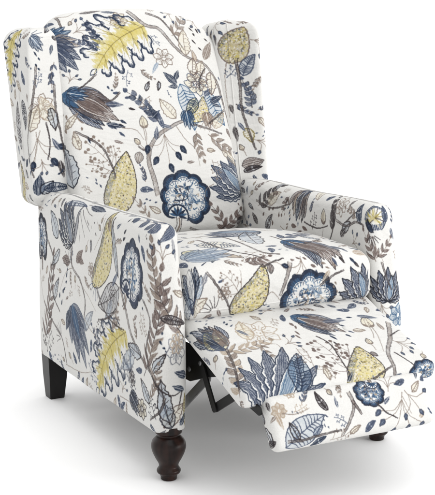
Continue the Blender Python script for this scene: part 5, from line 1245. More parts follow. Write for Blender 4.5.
def m_drops(f, c='navy', n=6, w=.5, size=.1):
    for i in range(n):
        b = np.array([rng.uniform(-w / 2, w / 2), (i + rng.uniform(.1, .7)) / n])
        o, sp = petal(b, rng.normal(0, .35), size * rng.uniform(1, 1.8), size * rng.uniform(.45, .8), .8); f.poly(o, c, 1, .25)
def m_oak(f, lobes=5, edge='navy', core='yellow', w=.62, bend=.12):
    t = np.linspace(0, 1, 20); sp = np.stack([bend * np.sin(np.pi * t), t], 1)
    at = lambda u: np.array([np.interp(u, t, sp[:, 0]), u])
    for s in (1, -1):                                       # yellow wash feathered out along the veins, not reaching the rim
        for i in range(lobes * 3):
            u = .03 + .90 * i / (lobes * 3); env = w * .5 * math.sin(math.pi * min(.12 + (u + .06) * .84, 1)) ** .75
            k = (.66, .48, .36)[i % 3] * rng.uniform(.85, 1.1); p = at(u)
            tip = p + (s * env * k, .10 * k + .02)
            o = np.array([p + (0, -.035), p + (s * env * k * .5, -.0), tip, p + (s * env * k * .5, .075), p + (0, .065)])
            f.poly(o, core, .7, 1.0); f.poly(p + (o - p) * .7, (214, 198, 112), .55, .8)
    for s in (1, -1):
        for i in range(lobes):
            u0 = .04 + .84 * i / lobes; env = w * .5 * math.sin(math.pi * min(.18 + (u0 + .1) * .80, 1)) ** .75 * rng.uniform(.88, 1.1)
            p = at(u0); d = np.array([s * env, .15]); n_ = np.array([-.15, s * env]) * s / max(env, .05)
            rim = [p + d * .40 + (0, -.045), p + d * .66 + (0, -.075), p + d * .80 + (0, -.035), p + d * .98 + (s * .012, -.03), p + d * 1.08, p + d * .95 + (0, .050),
                   p + d * .80 + (0, .060), p + d * .66 + (0, .105), p + d * .48 + (0, .095)]
            rim = curve(rim, 4); f.pen(rim, PEN * 1.5, edge, PEN * 1.3)
            for k in range(1, len(rim) - 1):
                q = rim[k]; f.pen([q, q + (p + d * .45 + (0, .02) - q) * rng.uniform(.16, .34)], PEN * 1.3, edge if k % 3 else 'slate', PEN * .3)
            f.pen([p, p + d * .35, p + d * .8], PEN * .9, 'olive', PEN * .4)
            for k in (-.05, .06): f.pen([p + d * .2, p + d * .62 + (0, k)], PEN * .6, 'olive', PEN * .3)
    f.pen(sp, PEN * 1.1, 'olive', PEN * .6)
    o, q = petal(at(.93), 0, .12, .07); f.pen(np.concatenate([o, o[:1]]), PEN, edge)
def m_paisley(f, w=.42, bend=.5, edge='dark', side='slate', core='yellow'):
    t = np.linspace(0, 1, 26)
    sp = np.stack([bend * .38 * np.sin(np.pi * t * .95) , t], 1)
    pr = w * .5 * np.sin(np.pi * np.clip(t, 0, 1) ** .72) ** .8
    L_, R_ = sp - np.stack([pr, 0 * pr], 1), sp + np.stack([pr, 0 * pr], 1)
    o = np.concatenate([R_, L_[::-1]])
    f.poly(o, 'cream', .8, .4); f.poly(o, core, .35, 1.0)
    f.poly(np.concatenate([sp - np.stack([pr * .97, 0 * pr], 1), (sp - np.stack([pr * .62, 0 * pr], 1))[::-1]]), side, .45, .9)
    nd = int(np.clip(f.L * w * 6.5, 150, 850))
    for i in range(nd):
        u = rng.uniform(.03, .98); k = rng.uniform(-.95, .95); h = np.interp(u, t, pr)
        q = np.array([np.interp(u, t, sp[:, 0]) + k * h, u]); r = rng.uniform(1.6, 4.2) / f.L
        cc = rng.choice(['white', 'yellow', 'olive', 'cream', 'dark', 'tan', 'slate'], p=[.22, .26, .16, .14, .06, .09, .07])
        f.poly(petal(q, rng.uniform(0, 6.3), r * 2.2, r * 1.1, .2, rng.uniform(-1, 1), 5)[0], cc, .85, .3)
    f.pen(jit(np.concatenate([o, o[:1]]), .003), PEN * 1.0, edge)
def m_rosette(f, n=8, c='blue', edge='navy', span=4.7):
    """scalloped flower: thick dark crescents round a pale scribbled heart, striped fan at the foot"""
    C = np.array([0, .54]); ca = lambda q, r, k=22: q + r * np.stack([np.sin(np.linspace(0, 6.28, k, endpoint=False)), np.cos(np.linspace(0, 6.28, k, endpoint=False))], 1)
    pos = [-span / 2 + span * i / (n - 1) for i in range(n)]
    for a in pos:
        q = C + .31 * np.array([math.sin(a), math.cos(a)]); r = .165 * rng.uniform(.92, 1.1)
        f.poly(ca(q, r), edge, 1, .25); f.poly(ca(q - .02 * np.array([math.sin(a), math.cos(a)]), r * .82), c, 1, .7, a, 8, .8); f.pen(ca(q, r)[list(range(22)) + [0]], PEN * .8, 'black', a=.8)
    for a in pos:
        u = np.array([math.sin(a), math.cos(a)]); q = C + .25 * u
        f.poly(ca(q, .125, 16), 'white', 1, .1)
        for k in (-.9, -.35, .25, .8):
            w_ = np.array([math.sin(a + k), math.cos(a + k)]); f.pen([q + w_ * .05, q + w_ * .15], PEN * 1.0, c, PEN * .5)
        f.pen(q + .105 * np.stack([np.sin(np.linspace(a - 1.5, a + 1.5, 10)), np.cos(np.linspace(a - 1.5, a + 1.5, 10))], 1), PEN * .8, 'slate')
    f.poly(ca(C, .25), 'white', 1, .1)
    for i in range(120):
        a = rng.uniform(0, 6.3); q = C + math.sqrt(rng.random()) * .24 * np.array([math.sin(a), math.cos(a)])
        f.pen(curve([q, q + rng.normal(0, .03, 2), q + rng.normal(0, .045, 2)], 4), PEN * rng.uniform(.7, 1.6), rng.choice(['blue', 'blue', 'slate', 'navy', 'pale', 'pale', 'tan']))
    B = np.array([-.08, .22]); an = np.linspace(-1.8, 1.8, 18); o = B + .20 * np.stack([np.sin(an), np.cos(an)], 1)
    f.poly(np.concatenate([o, [B + (0, -.03)]]), edge, 1, .1); f.poly(B + (o - B) * .86, 'white', 1, 0)
    for i in range(8):
        a = -1.6 + 3.2 * i / 7; f.poly(petal(B, a, .175, .05, .2, 0, 6)[0], edge if i % 2 else c, 1, .2)
    f.pen(curve([(-.06, .2), (-.03, .08), (-.05, -.04)], 5), PEN * 2.2, 'taupe'); f.pen(curve([(-.11, .2), (-.08, .08), (-.10, -.02)], 5), PEN * .9, 'dark'); f.pen(curve([(-.01, .2), (.0, .08), (.0, -.02)], 5), PEN * .9, 'dark')
def m_lotus(f, c='slate', edge='black', n=7, spread=1.35, w=.30, inner=True, rim='white'):
    order = sorted(range(n), key=lambda i: -abs(i - (n - 1) / 2))
    for i in order:
        a = -spread + 2 * spread * i / (n - 1); L = (1.0 - .22 * abs(a) / spread) * rng.uniform(.93, 1.04)
        o, sp = petal((0, .02), a, L, w * (1.25 if abs(a) < .5 else 1.0), 1.1, -.30 * a / spread)
        kk = np.concatenate([sp, sp[::-1]]); o = kk + (o - kk) * (1 + .13 * ((np.arange(len(o)) % 2) * 2 - 1))[:, None] * 1.03
        f.poly(o, rim, 1, 0); f.pen(np.concatenate([o, o[:1]]), PEN * 1.3, edge)
        k = np.concatenate([sp, sp[::-1]]); oi = k + (o - k) * .76
        f.poly(oi[1:-1], c, 1, .4, a * .85, 6.5, .5)
        for s in (-.45, -.15, .15, .45):
            q = sp[2:10] + (o[2:10] - sp[2:10]) * s * 1.3
            f.pen(q, PEN * .6, edge, PEN * .3, a=.75)
        m_ = len(sp) // 2
        for k in range(3, 10, 2):                           # notched rim
            for side in (o[k], o[::-1][k]): f.pen([side, side + (sp[k] - side) * .3 + (0, -.02)], PEN * .9, edge, PEN * .4)
    if inner:
        o, sp = petal((.02, .05), .25, .72, .26, .9, -.2); f.poly(o, 'white', 1, .1)
        k = np.concatenate([sp, sp[::-1]]); f.poly((k + (o - k) * .78), c if c == 'navy' else 'blue', .9, .5, .15, 7, .6); f.pen(np.concatenate([o, o[:1]]), PEN, edge)
        f.poly((k + (o - k) * .34), 'pale', .7, .6, .15, 6, .7)
def m_tulip(f, cols=('slate', 'brown', 'brown', 'brown', 'brown', 'navy'), edge='dark', calyx='blue', n=7, spread=.40, w=.25):
    for i in sorted(range(n), key=lambda i: -abs(i - (n - 1) / 2)):
        a = -spread + 2 * spread * i / (n - 1); L = (.95 - .15 * abs(a) / spread) * rng.uniform(.82, 1.06)
        o, sp = petal((0.10 * a, .12), a * 1.25, L * .88, w * rng.uniform(.9, 1.2), .7, -1.15 * a * rng.uniform(.7, 1.2))
        f.poly(o, cols[i % len(cols)], 1, .45, a * .75, 6.5, .75); f.pen(np.concatenate([o, o[:1]]), PEN * .8, edge, a=.9)
        for s in (-.5, 0, .5): f.pen(sp[2:10] + (o[2:10] - sp[2:10]) * s, PEN * .55, 'white' if s else edge, PEN * .3, a=.6)
    for s in (-1, 1):
        for k in range(3):
            o, sp = petal((s * .03 * k, .03 + .06 * k), s * (.95 - .22 * k), .25 - .03 * k, .10, .8, -s * .5); f.poly(o, calyx, 1, .4); f.pen(np.concatenate([o, o[:1]]), PEN * .7, 'black', a=.8)
    blob(f, (0, .06), .05, calyx, 1.2)
    for s in (-1, 1):                                       # a white rib either side of the middle petal
        f.pen(curve([(s * .02, .14), (s * .10, .45), (s * .05, .82)], 6), PEN * 1.4, 'white', PEN * .6, a=.9)
    for k in range(9):
        a = rng.uniform(-spread, spread) * 1.7; q = np.array([math.sin(a), math.cos(a) * 1.0 + .06]) * rng.uniform(.72, .98)
        f.poly(petal(q, a * 1.2, .12, .045, .4, 0, 7)[0], rng.choice(['navy', 'dark', 'slate']), 1, .3)
def m_bud(f, c='taupe'):
    f.pen(curve([(0, 0), (.03, .25), (0, .5)], 5), PEN * .7, c)
    o, sp = petal((0, .48), 0, .5, .34, .4); f.poly(o, 'cream', .7, .5); f.pen(np.concatenate([o, o[:1]]), PEN * .9, 'dark', a=.85)
    for s in (-.4, .1): f.pen(sp[1:10] + (o[1:10] - sp[1:10]) * s, PEN * .6, c)
    for s in (-1, 1): f.poly(petal((0, .47), s * .9, .24, .1, .5, 0, 7)[0], c)
def m_nut(f, c='taupe'):
    o, sp = petal((0, 0), 0, 1, .72, .1); f.poly(o, c, .85, .6, 0, 7, .7); f.pen(np.concatenate([o, o[:1]]), PEN * .8, 'dark', a=.8)
    for s in (-.5, 0, .5): f.pen(sp[1:11] + (o[1:11] - sp[1:11]) * s, PEN * .6, 'dark', a=.6)
def m_outflower(f, c='tan', n=7, fillc=None):
    C = np.array([0, .5])
    for i in range(n):
        a = 2 * np.pi * i / n; o, sp = petal(C + .1 * np.array([math.sin(a), math.cos(a)]), a, .36, .30, .1, .3)
        if fillc: f.poly(o, fillc, .55, .6)
        f.pen(jit(np.concatenate([o, o[:1]]), .008), PEN * 1.0, c)
        f.pen(sp[1:7], PEN * .5, c)
    for i in range(8):
        q = C + rng.normal(0, .07, 2); blob(f, q, .02, c)
def m_hatch(f, c='navy', w=.42, bend=.5, n=11, body='pale'):
    o, sp = petal((0, 0), -.2, 1.02, w, .6, bend, 16)
    f.poly(o, body, .35, .6); f.pen(np.concatenate([o, o[:1]]), PEN * 1.1, c)
    f.pen(sp, PEN * .9, c)
    for i in range(1, n):
        k = 1 + i * 13 / n; j = int(k)
        for side in (o[:16], o[::-1][:16]):
            p = sp[min(j, 15)]; q = side[min(j + 1, 15)]; f.pen(curve([p, (p + q) / 2 + (0, .02), q], 4), PEN * 1.3, c, PEN * .5)
def m_outleaf(f, c='dark', w=.4, bend=.2, zig=True):
    o, sp = petal((0, 0), 0, 1, w, .7, bend, 14)
    if zig: o = o * (1 + .16 * (np.arange(len(o)) % 2)[:, None] * np.array([1, 0]))
    f.poly(o, 'cream' if c in ('tan', 'taupe', 'brown', 'olive') else 'pale', .45, .9); f.pen(jit(np.concatenate([o, o[:1]]), .01), PEN * 1.15, c); f.pen(sp, PEN * .8, c)
    for k in range(2, 12, 2): f.pen([sp[k], sp[k] + (o[k + 1] - sp[k]) * .7], PEN * .5, c)
def m_shell(f, ring='slate'):
    C = np.array([0, .5])
    an = np.linspace(-2.6, 2.6, 24); o = C + .46 * np.stack([np.sin(an), np.cos(an)], 1)
    f.poly(o, ring, 1, .5, .4, 8, .7); f.pen(o, PEN * 1.0, 'navy'); f.poly(C + (.06, .05) + (o - C) * .66, 'white', 1, .1)
    for i in range(11):
        a = -2.3 + 4.6 * i / 10; q = C + .33 * np.array([math.sin(a), math.cos(a)])
        f.poly(petal(C + (-.08, -.05), a, .40, .085, .1, .3, 8)[0], 'yellow' if i % 2 else 'cream', .7, .6); f.pen(C + (petal(C, a, .38, .05, .1, .3, 8)[1] - C), PEN * .8, 'olive' if i % 3 else 'dark')
    o, sp = petal((-.1, .05), -.9, .5, .2, .5, .9); f.poly(o, 'navy'); f.pen(np.concatenate([o, o[:1]]), PEN, 'black')
def m_lobe(f, c='blue', edge='navy', w=.62):
    """broad blue leaf of a few rounded lobes with white veins"""
    for a, L, ww in ((-.75, .62, .34), (.75, .62, .34), (-.32, .88, .34), (.32, .88, .34), (0, 1.0, .34)):
        o, sp = petal((0, .05), a, L, ww * w / .62, .7, -a * .4); f.poly(o, c, 1, .5, a * .8, 7, .6); f.pen(np.concatenate([o, o[:1]]), PEN * .9, edge, a=.9)
        for s in (-.5, .5): f.pen(sp[2:10] + (o[2:10] - sp[2:10]) * s, PEN * .55, edge, a=.7)
        f.pen(sp, PEN * 1.0, 'white', PEN * .4)
def m_fan(f, c='dark', n=6):
    for i in range(n):
        a = -.9 + 1.8 * i / (n - 1); p = np.array([math.sin(a), math.cos(a)])
        f.pen(curve([p * .25, p * .6 + (.03, 0), p * rng.uniform(.85, 1.05)], 4), PEN * .8, c, PEN * .5)
def branch(pts, w, c='taupe', edge='dark', taper=.5):
    """woody double line; pts in cloth metres, w in sheet pixels"""
    w = w * 1.9 if w > 3 else w * 1.15
    p = curve(np.array(pts) * PPM, 8); p = p + rng.normal(0, .5, p.shape)
    if w > 3:
        fill(ribbon(p, w, w * taper), c, .50, 1.0)
        d = np.gradient(p, axis=0); d /= np.maximum(np.linalg.norm(d, axis=1), 1e-9)[:, None]; nn = np.stack([-d[:, 1], d[:, 0]], 1)
        t = np.linspace(1, taper, len(p))[:, None]
        for s in (-.5, .5): fill(ribbon(p + nn * w * s * t, PEN * .8, PEN * .7), edge, .85, .4)
        for s in (-.15, .2): fill(ribbon((p + nn * w * s * t)[2:-2], PEN * .5), edge, .5, .8)
    else:
        fill(ribbon(p, w, w * taper), c, .95, .3)
MOTIF = dict(leaf=m_leaf, fern=m_fern, sprig=m_sprig, berries=m_berries, drops=m_drops, oak=m_oak, paisley=m_paisley, rosette=m_rosette, lotus=m_lotus,
             tulip=m_tulip, bud=m_bud, nut=m_nut, outflower=m_outflower, hatch=m_hatch, outleaf=m_outleaf, shell=m_shell, lobe=m_lobe, fan=m_fan)
for kind, pts, wide, kw in PRINT:
    if kind == 'branch': branch(pts, **kw)
    else: MOTIF[kind](Frame(pts[0], pts[1], wide), **kw)
def soften(a):                                            # a breath of ink bleed
    for ax in (0, 1): a = .25 * np.roll(a, 1, ax) + .5 * a + .25 * np.roll(a, -1, ax)
    return a
sheet = soften(sheet)
img = bpy.data.images.new('printed_cloth', CW, CH)
px = np.ones((CH, CW, 4), np.float32); px[..., :3] = np.clip(sheet, 0, 255) / 255 * .885
img.pixels.foreach_set(px.ravel()); img.pack()

def cloth():
    m, nt, b = nodes('printed_linen')
    N, Lk = nt.nodes.new, nt.links.new
    uv = N('ShaderNodeUVMap'); uv.uv_map = 'cloth'
    ti = N('ShaderNodeTexImage'); ti.image = img; ti.interpolation = 'Cubic'
    # ink bleeding along the threads: the outlines wander by half a millimetre
    m0 = N('ShaderNodeVectorMath'); m0.operation = 'MULTIPLY'; m0.inputs[1].default_value = (AW, AH, 1); Lk(uv.outputs[0], m0.inputs[0])
    nb = N('ShaderNodeTexNoise'); nb.inputs['Scale'].default_value = 170; nb.inputs['Detail'].default_value = 2; Lk(m0.outputs[0], nb.inputs['Vector'])
    s0 = N('ShaderNodeVectorMath'); s0.operation = 'SUBTRACT'; s0.inputs[1].default_value = (.5, .5, .5); Lk(nb.outputs['Color'], s0.inputs[0])
    s1 = N('ShaderNodeVectorMath'); s1.operation = 'MULTIPLY_ADD'; s1.inputs[1].default_value = (.0042 / AW, .0042 / AH, 0); Lk(s0.outputs[0], s1.inputs[0]); Lk(uv.outputs[0], s1.inputs[2])
    Lk(s1.outputs[0], ti.inputs[0])
    sc = N('ShaderNodeVectorMath'); sc.operation = 'MULTIPLY'; sc.inputs[1].default_value = (AW, AH, 1); Lk(uv.outputs[0], sc.inputs[0])
    nz = N('ShaderNodeTexNoise'); nz.inputs['Scale'].default_value = 260; nz.inputs['Detail'].default_value = 3; Lk(sc.outputs[0], nz.inputs['Vector'])
    r = ramp(nt, nz.outputs[0], .35, (.91, .91, .91), .65, (1, 1, 1))
    mx = N('ShaderNodeMix'); mx.data_type = 'RGBA'; mx.blend_type = 'MULTIPLY'; mx.inputs[0].default_value = .7
    Lk(ti.outputs[0], mx.inputs[6]); Lk(r.outputs[0], mx.inputs[7]); Lk(mx.outputs[2], b.inputs['Base Color'])
    b.inputs['Roughness'].default_value = .85; b.inputs['Specular IOR Level'].default_value = .15
    b.inputs['Sheen Weight'].default_value = .08; b.inputs['Sheen Roughness'].default_value = .5
    wx = N('ShaderNodeTexWave'); wx.bands_direction = 'X'; wx.inputs['Scale'].default_value = 190; Lk(sc.outputs[0], wx.inputs[0])
    wy = N('ShaderNodeTexWave'); wy.bands_direction = 'Y'; wy.inputs['Scale'].default_value = 190; Lk(sc.outputs[0], wy.inputs[0])
    ad = N('ShaderNodeMath'); ad.operation = 'ADD'; Lk(wx.outputs[1], ad.inputs[0]); Lk(wy.outputs[1], ad.inputs[1])
    n2 = N('ShaderNodeTexNoise'); n2.inputs['Scale'].default_value = 9; n2.inputs['Detail'].default_value = 3; Lk(sc.outputs[0], n2.inputs['Vector'])
    b1 = N('ShaderNodeBump'); b1.inputs['Strength'].default_value = .4; b1.inputs['Distance'].default_value = .0007; Lk(ad.outputs[0], b1.inputs['Height'])
    b2 = N('ShaderNodeBump'); b2.inputs['Strength'].default_value = .6; b2.inputs['Distance'].default_value = .012; Lk(n2.outputs[0], b2.inputs['Height']); Lk(b1.outputs[0], b2.inputs['Normal'])
    mp = N('ShaderNodeMapping'); mp.inputs['Scale'].default_value = (5, 14, 1); mp.inputs['Rotation'].default_value = (0, 0, .5); Lk(sc.outputs[0], mp.inputs[0])
    n3 = N('ShaderNodeTexNoise'); n3.inputs['Scale'].default_value = 1.2; n3.inputs['Detail'].default_value = 2; n3.inputs['Distortion'].default_value = 1.4; Lk(mp.outputs[0], n3.inputs['Vector'])
    b3 = N('ShaderNodeBump'); b3.inputs['Strength'].default_value = .45; b3.inputs['Distance'].default_value = .012; Lk(n3.outputs[0], b3.inputs['Height']); Lk(b2.outputs[0], b3.inputs['Normal'])
    Lk(b3.outputs[0], b.inputs['Normal'])
    return m
FAB = cloth()
# ------------------------------------------------------------------ the chair
chair = bpy.data.objects.new('recliner_armchair', None); col.objects.link(chair)
chair.location = (0, 0.42, 0); chair.empty_display_size = .2
chair['label'] = 'white floral wingback recliner armchair with its footrest swung out, standing on dark wooden legs'
chair['category'] = 'armchair'
WM[chair.name] = Matrix.Translation(chair.location)

# arms: plan in x/y, height in z --------------------------------------------
ZB, ZA = .132, .632
def arm(sgn, uvo):
    HX, HY, CY = .0425, .42, .42
    def warp(a, b, h):
        x = sgn * (.3175) + a; y = CY + b; z = h.copy()
        out = np.sign(sgn) * a / HX                        # +1 on the outer face
        fr = np.clip(1 - y / .45, 0, 1)
        y = y + fr * (.045 * sm(.30, .63, z) + .012 * sm(.30, .13, z))
        mid = np.sin(np.pi * np.clip((z - ZB) / (ZA - ZB), 0, 1))
        bul = np.sin(np.pi * np.clip(y / .82, 0, 1)) ** .6
        x = x + np.sign(sgn) * (np.clip(out, 0, 1) * .010 * mid * bul)
        x = x - np.sign(sgn) * np.clip(out, 0, 1) * .005 * sm(.33, .63, z)
        z = z + .010 * sm(.45, .08, y) * sm(.5, .63, z) - .012 * sm(.62, .82, y) * sm(.5, .63, z)
        x = x + wobble(y, z, .0016, 6, sgn); y = y + wobble(x * 3, z, .0016, 7, sgn + 2)
        return x, y, z
    o = slab('armrest', chair, FAB, HX, HY, .026, ZB, ZA, .006, .036, warp, uvo, mode='wrap', n=(10, 60, 7), nseg=34, ncap=4, start=0)
    return o
arm_l = arm(-1, (.02, .02)); arm_l['label'] = 'armrest on the left of the photo with its wide outer side panel facing us'
arm_r = arm(1, (.02, .72)); arm_r['label'] = 'armrest on the right of the photo showing its shaded inner side'

# back: plan in x and along the slope, thickness across it -------------------
TB = math.radians(21.5)
BO = np.array([0, .735, .46])                               # foot of the back's edge plane
def back_pt(x, s, d):
    y = BO[1] + s * math.sin(TB) - d * math.cos(TB)
    z = BO[2] + s * math.cos(TB) + d * math.sin(TB)
    return x, y, z
def warp_back(a, b, h):
    s = b + .36
    ax = np.abs(a) / .28
    top = sm(.30, .72, s)
    s = s - .005 * top - top * np.where(a > 0, .082, .034) * ax ** 2.2
    x = a * (1 + .03 * sm(.3, .7, s) + np.where(a < 0, .07, 0) * sm(.55, .74, s))
    f = np.clip((h - .0) / .12, 0, 1)
    cr = (1 - np.clip(np.abs(a) / .285, 0, 1) ** 2.6) * (1 - np.clip(np.abs(b - .0) / .40, 0, 1) ** 4.0)
    d = h + f * (.038 * cr + .016 * np.exp(-((s - .22) / .12) ** 2) * cr) + wobble(a, b, .0025, 6, 1.0) * f
    return back_pt(x, s, d)
back = slab('backrest', chair, FAB, .278, .365, .085, -.075, .055, .03, .034, warp_back, (2.42, .60), mode='face', n=(46, 56, 12), nseg=5, ncap=26, start=0)

# wings: plan in x/y, height up the slope ------------------------------------
def wing(sgn, uvo):
    def warp(a, b, h):
        u = a / .05 * .5 + .5; v = b / .085 * .5 + .5         # u: 0 inner..1 outer (mirrored below) ; v: 0 front..1 rear
        if sgn < 0: u = 1 - u
        t = (h - .60) / .48
        fi = np.array([.262, .775]), np.array([.262, .885])
        fo = np.array([.388, .775]), np.array([.374, .818])
        ro = np.array([.392, .868]), np.array([.394, 1.010])
        ri = np.array([.262, .870]), np.array([.262, 1.020])
        if sgn > 0: fo = (fo[0] + (-.010, -.034), fo[1] + (-.010, -.034)); fi = (fi[0] + (0, .012), fi[1] + (0, .012))
        L = lambda q, i: q[0][i] + (q[1][i] - q[0][i]) * t
        x = (L(fi, 0) * (1 - u) + L(fo, 0) * u) * (1 - v) + (L(ri, 0) * (1 - u) + L(ro, 0) * u) * v
        y = (L(fi, 1) * (1 - u) + L(fo, 1) * u) * (1 - v) + (L(ri, 1) * (1 - u) + L(ro, 1) * u) * v
        z = h + sm(.9, 1.08, h) * ((.010 if sgn < 0 else .022) * (1 - v) + (.014 * (1 - u) - .003) * v + (.0 if sgn < 0 else .008))
        y = y + .012 * np.sin(np.pi * np.clip(u, 0, 1)) * (v < .5) * .6
        z = z + wobble(x * 2, y * 2, .002, 5)
        return sgn * x, y, z
    return slab('wing', back, FAB, .05, .085, .018, .580, 1.080, .034, .042, warp, uvo, mode='wrap', n=(16, 20, 6), nseg=36, ncap=8, start=0)
WM[back.name] = Matrix()
wing_l = wing(-1, (1.72, 1.40)); wing_l['label'] = 'wing on the left of the photo, its front face brightly lit'
wing_r = wing(1, (2.35, 1.40)); wing_r['label'] = 'wing on the right of the photo, half hidden behind the back cushion'

# seat cushion ----------------------------------------------------------------
def warp_seat(a, b, h):
    x = a; y = .335 + b
    fr = (y - .03) / .61
    f = np.clip((h - .40) / .13, 0, 1)
    cr = (1 - np.clip(np.abs(a) / .272, 0, 1) ** 3) * np.sin(np.pi * np.clip(fr * .92 + .06, 0, 1)) ** .7
    z = h + f * (.030 * cr) - f * .034 * sm(.25, 1.0, fr) - .01 * (1 - f) * 0
    y = y - .012 * (1 - (np.abs(a) / .272) ** 2) * sm(.5, 0, fr) * np.sin(np.pi * np.clip(f, 0, 1)) 
    z = z + wobble(a, b, .0022, 7, .5) * f
    return x, y, z
seat = slab('seat_cushion', chair, FAB, .2745, .315, .03, .398, .527, .026, .044, warp_seat, (.48, 1.90), mode='face', n=(50, 36, 7), nseg=6, ncap=22)

# footrest --------------------------------------------------------------------
def plate(name, p0, p1, hw, th, uvo, crown, parent, hw1=None, rr1=.022, dx=0):
    """padded board: p0 (y,z) rear edge, p1 (y,z) front edge of its upper face"""
    d = np.array(p1) - np.array(p0); Ln = np.linalg.norm(d); d = d / Ln
    nrm = np.array([-d[1], d[0]]) * -1 if d[0] < 0 else np.array([-d[1], d[0]])
    nrm = np.array([d[1], -d[0]])
    if nrm[1] < 0: nrm = -nrm
    hw1 = hw if hw1 is None else hw1
    def warp(a, b, h):
        t = .5 - b / Ln                                     # 0 rear .. 1 front
        f = np.clip((h + th) / th, 0, 1)
        cr = (1 - np.clip(np.abs(a) / hw, 0, 1) ** 4) * (1 - np.abs(2 * t - 1) ** 3)
        hh = h + f * crown * cr + wobble(a, b, .0014, 8, hw) * f
        x = dx + a * (1 + (hw1 / hw - 1) * t)
        return x, p0[0] + d[0] * t * Ln + nrm[0] * hh, p0[1] + d[1] * t * Ln + nrm[1] * hh
    return slab(name, parent, FAB, hw, Ln / 2, .02, -th, 0, .012, rr1, warp, uvo, mode='face', n=(40, 16, 5), nseg=4, ncap=12)
foot = plate('footrest', (.078, .416), (-.262, .298), .273, .046, (1.40, 1.62), .010, chair, dx=.002)
WM[foot.name] = Matrix()
flap = plate('extension_flap', (-.250, .290), (-.316, .172), .226, .036, (1.40, 2.05), .008, foot, rr1=.018, dx=.010)

# rear body panel under the back ----------------------------------------------
def warp_rear(a, b, h):
    return a, .795 + h, .36 + b
rear = slab('rear_panel', chair, FAB, .274, .227, .01, -.012, .018, .008, .008, warp_rear, (2.42, 1.15 + .0), mode='face', n=(10, 10, 3), nseg=2, ncap=4)

for o in (wing_l, wing_r): piping(o, .0022, FAB, col_=25 if o is wing_l else 43)
piping(seat, .0024, FAB, layer=6)

# legs --------------------------------------------------------------------------
def lathe(name, prof, x, y, mat, parent, ns=40):
    bm = bmesh.new(); R = []
    for r, z in prof:
        R.append([bm.verts.new((x + r * math.cos(2 * math.pi * i / ns), y + r * math.sin(2 * math.pi * i / ns), z)) for i in range(ns)])
    for k in range(len(R) - 1):
        for i in range(ns):
            bm.faces.new((R[k][i], R[k][(i + 1) % ns], R[k + 1][(i + 1) % ns], R[k + 1][i]))
    bm.faces.new(R[0][::-1]); bm.faces.new(R[-1])
    return bm_obj(name, bm, mat, parent)
def spline(P, n=8):
    out = []
    for i in range(len(P) - 1):
        p0, p1, p2, p3 = P[max(i - 1, 0)], P[i], P[i + 1], P[min(i + 2, len(P) - 1)]
        for k in range(n):
            t = k / n
            out.append(tuple(.5 * (2 * p1[q] + (p2[q] - p0[q]) * t + (2 * p0[q] - 5 * p1[q] + 4 * p2[q] - p3[q]) * t * t + (3 * p1[q] - p0[q] - 3 * p2[q] + p3[q]) * t ** 3) for q in range(2)))
    out.append(P[-1]); return out
TURN = [(.0165, .0), (.0185, .002), (.0185, .006), (.0205, .013), (.0262, .019), (.0272, .025), (.0245, .030), (.0222, .035), (.0235, .043),
        (.031, .058), (.0372, .074), (.0395, .088), (.037, .100), (.0295, .110), (.0245, .115), (.0245, .119), (.030, .122), (.031, .128), (.031, .140)]
for sx in (-1, 1):
    lg = lathe('front_leg', [(r * 1.10, z) for r, z in spline(TURN, 6)], sx * .3125, .045, WOOD, chair)
def taper_leg(x, y, sx):
    bm = bmesh.new()
    V = []
    for z, w, dx, dy in ((0, .021, 0, .004), (.002, .0228, 0, .004), (.07, .0275, 0, 0), (.15, .032, 0, -.004)):
        q = []
        for ux, uy in ((-1, -1), (-1, 1), (1, 1), (1, -1)):
            q.append(bm.verts.new((x + ux * w, y + uy * w + dy, z)))
        V.append(q)
    for k in range(3):
        for i in range(4): bm.faces.new((V[k][i], V[k][(i + 1) % 4], V[k + 1][(i + 1) % 4], V[k + 1][i]))
    bm.faces.new(V[0][::-1]); bm.faces.new(V[-1])
    bmesh.ops.bevel(bm, geom=[e for e in bm.edges if abs(e.verts[0].co.z - e.verts[1].co.z) > .01], offset=.004, segments=3, affect='EDGES', profile=.5)
    return bm_obj('rear_leg', bm, BLACKWOOD, chair, False)
for sx in (-1, 1): taper_leg(sx * .326, .798, sx)

# reclining mechanism ------------------------------------------------------------
mech = None
def bar(name, pts, x, w, t, parent, mat):
    """flat steel strip through (y, z) points in the plane x, rounded ends, w wide, t thick"""
    bm = bmesh.new()
    for (a, b) in zip(pts[:-1], pts[1:]):
        a, b = np.array(a), np.array(b); d = (b - a) / np.linalg.norm(b - a); n = np.array([-d[1], d[0]])
        out = []
        for i in range(9): 
            an = math.pi / 2 + math.pi * i / 8
            out.append(a + w / 2 * (d * math.cos(an) + n * math.sin(an)))
        for i in range(9):
            an = -math.pi / 2 + math.pi * i / 8
            out.append(b + w / 2 * (d * math.cos(an) + n * math.sin(an)))
        v0 = [bm.verts.new((x - t / 2, p[0], p[1])) for p in out]; v1 = [bm.verts.new((x + t / 2, p[0], p[1])) for p in out]
        bm.faces.new(v0); bm.faces.new(v1[::-1])
        for i in range(len(out)): bm.faces.new((v0[i], v0[(i + 1) % len(out)], v1[(i + 1) % len(out)], v1[i]))
        x += t * 1.1
    return bm_obj(name, bm, mat, parent, False)
def poly_plate(name, pts, x, t, parent, mat):
    bm = bmesh.new()
    v0 = [bm.verts.new((x - t / 2, p[0], p[1])) for p in pts]; v1 = [bm.verts.new((x + t / 2, p[0], p[1])) for p in pts]
    bm.faces.new(v0); bm.faces.new(v1[::-1])
    for i in range(len(pts)): bm.faces.new((v0[i], v0[(i + 1) % len(pts)], v1[(i + 1) % len(pts)], v1[i]))
    bmesh.ops.recalc_face_normals(bm, faces=bm.faces)
    bmesh.ops.bevel(bm, geom=list(bm.edges), offset=.0012, segments=1, affect='EDGES')
    return bm_obj(name, bm, mat, parent, False)
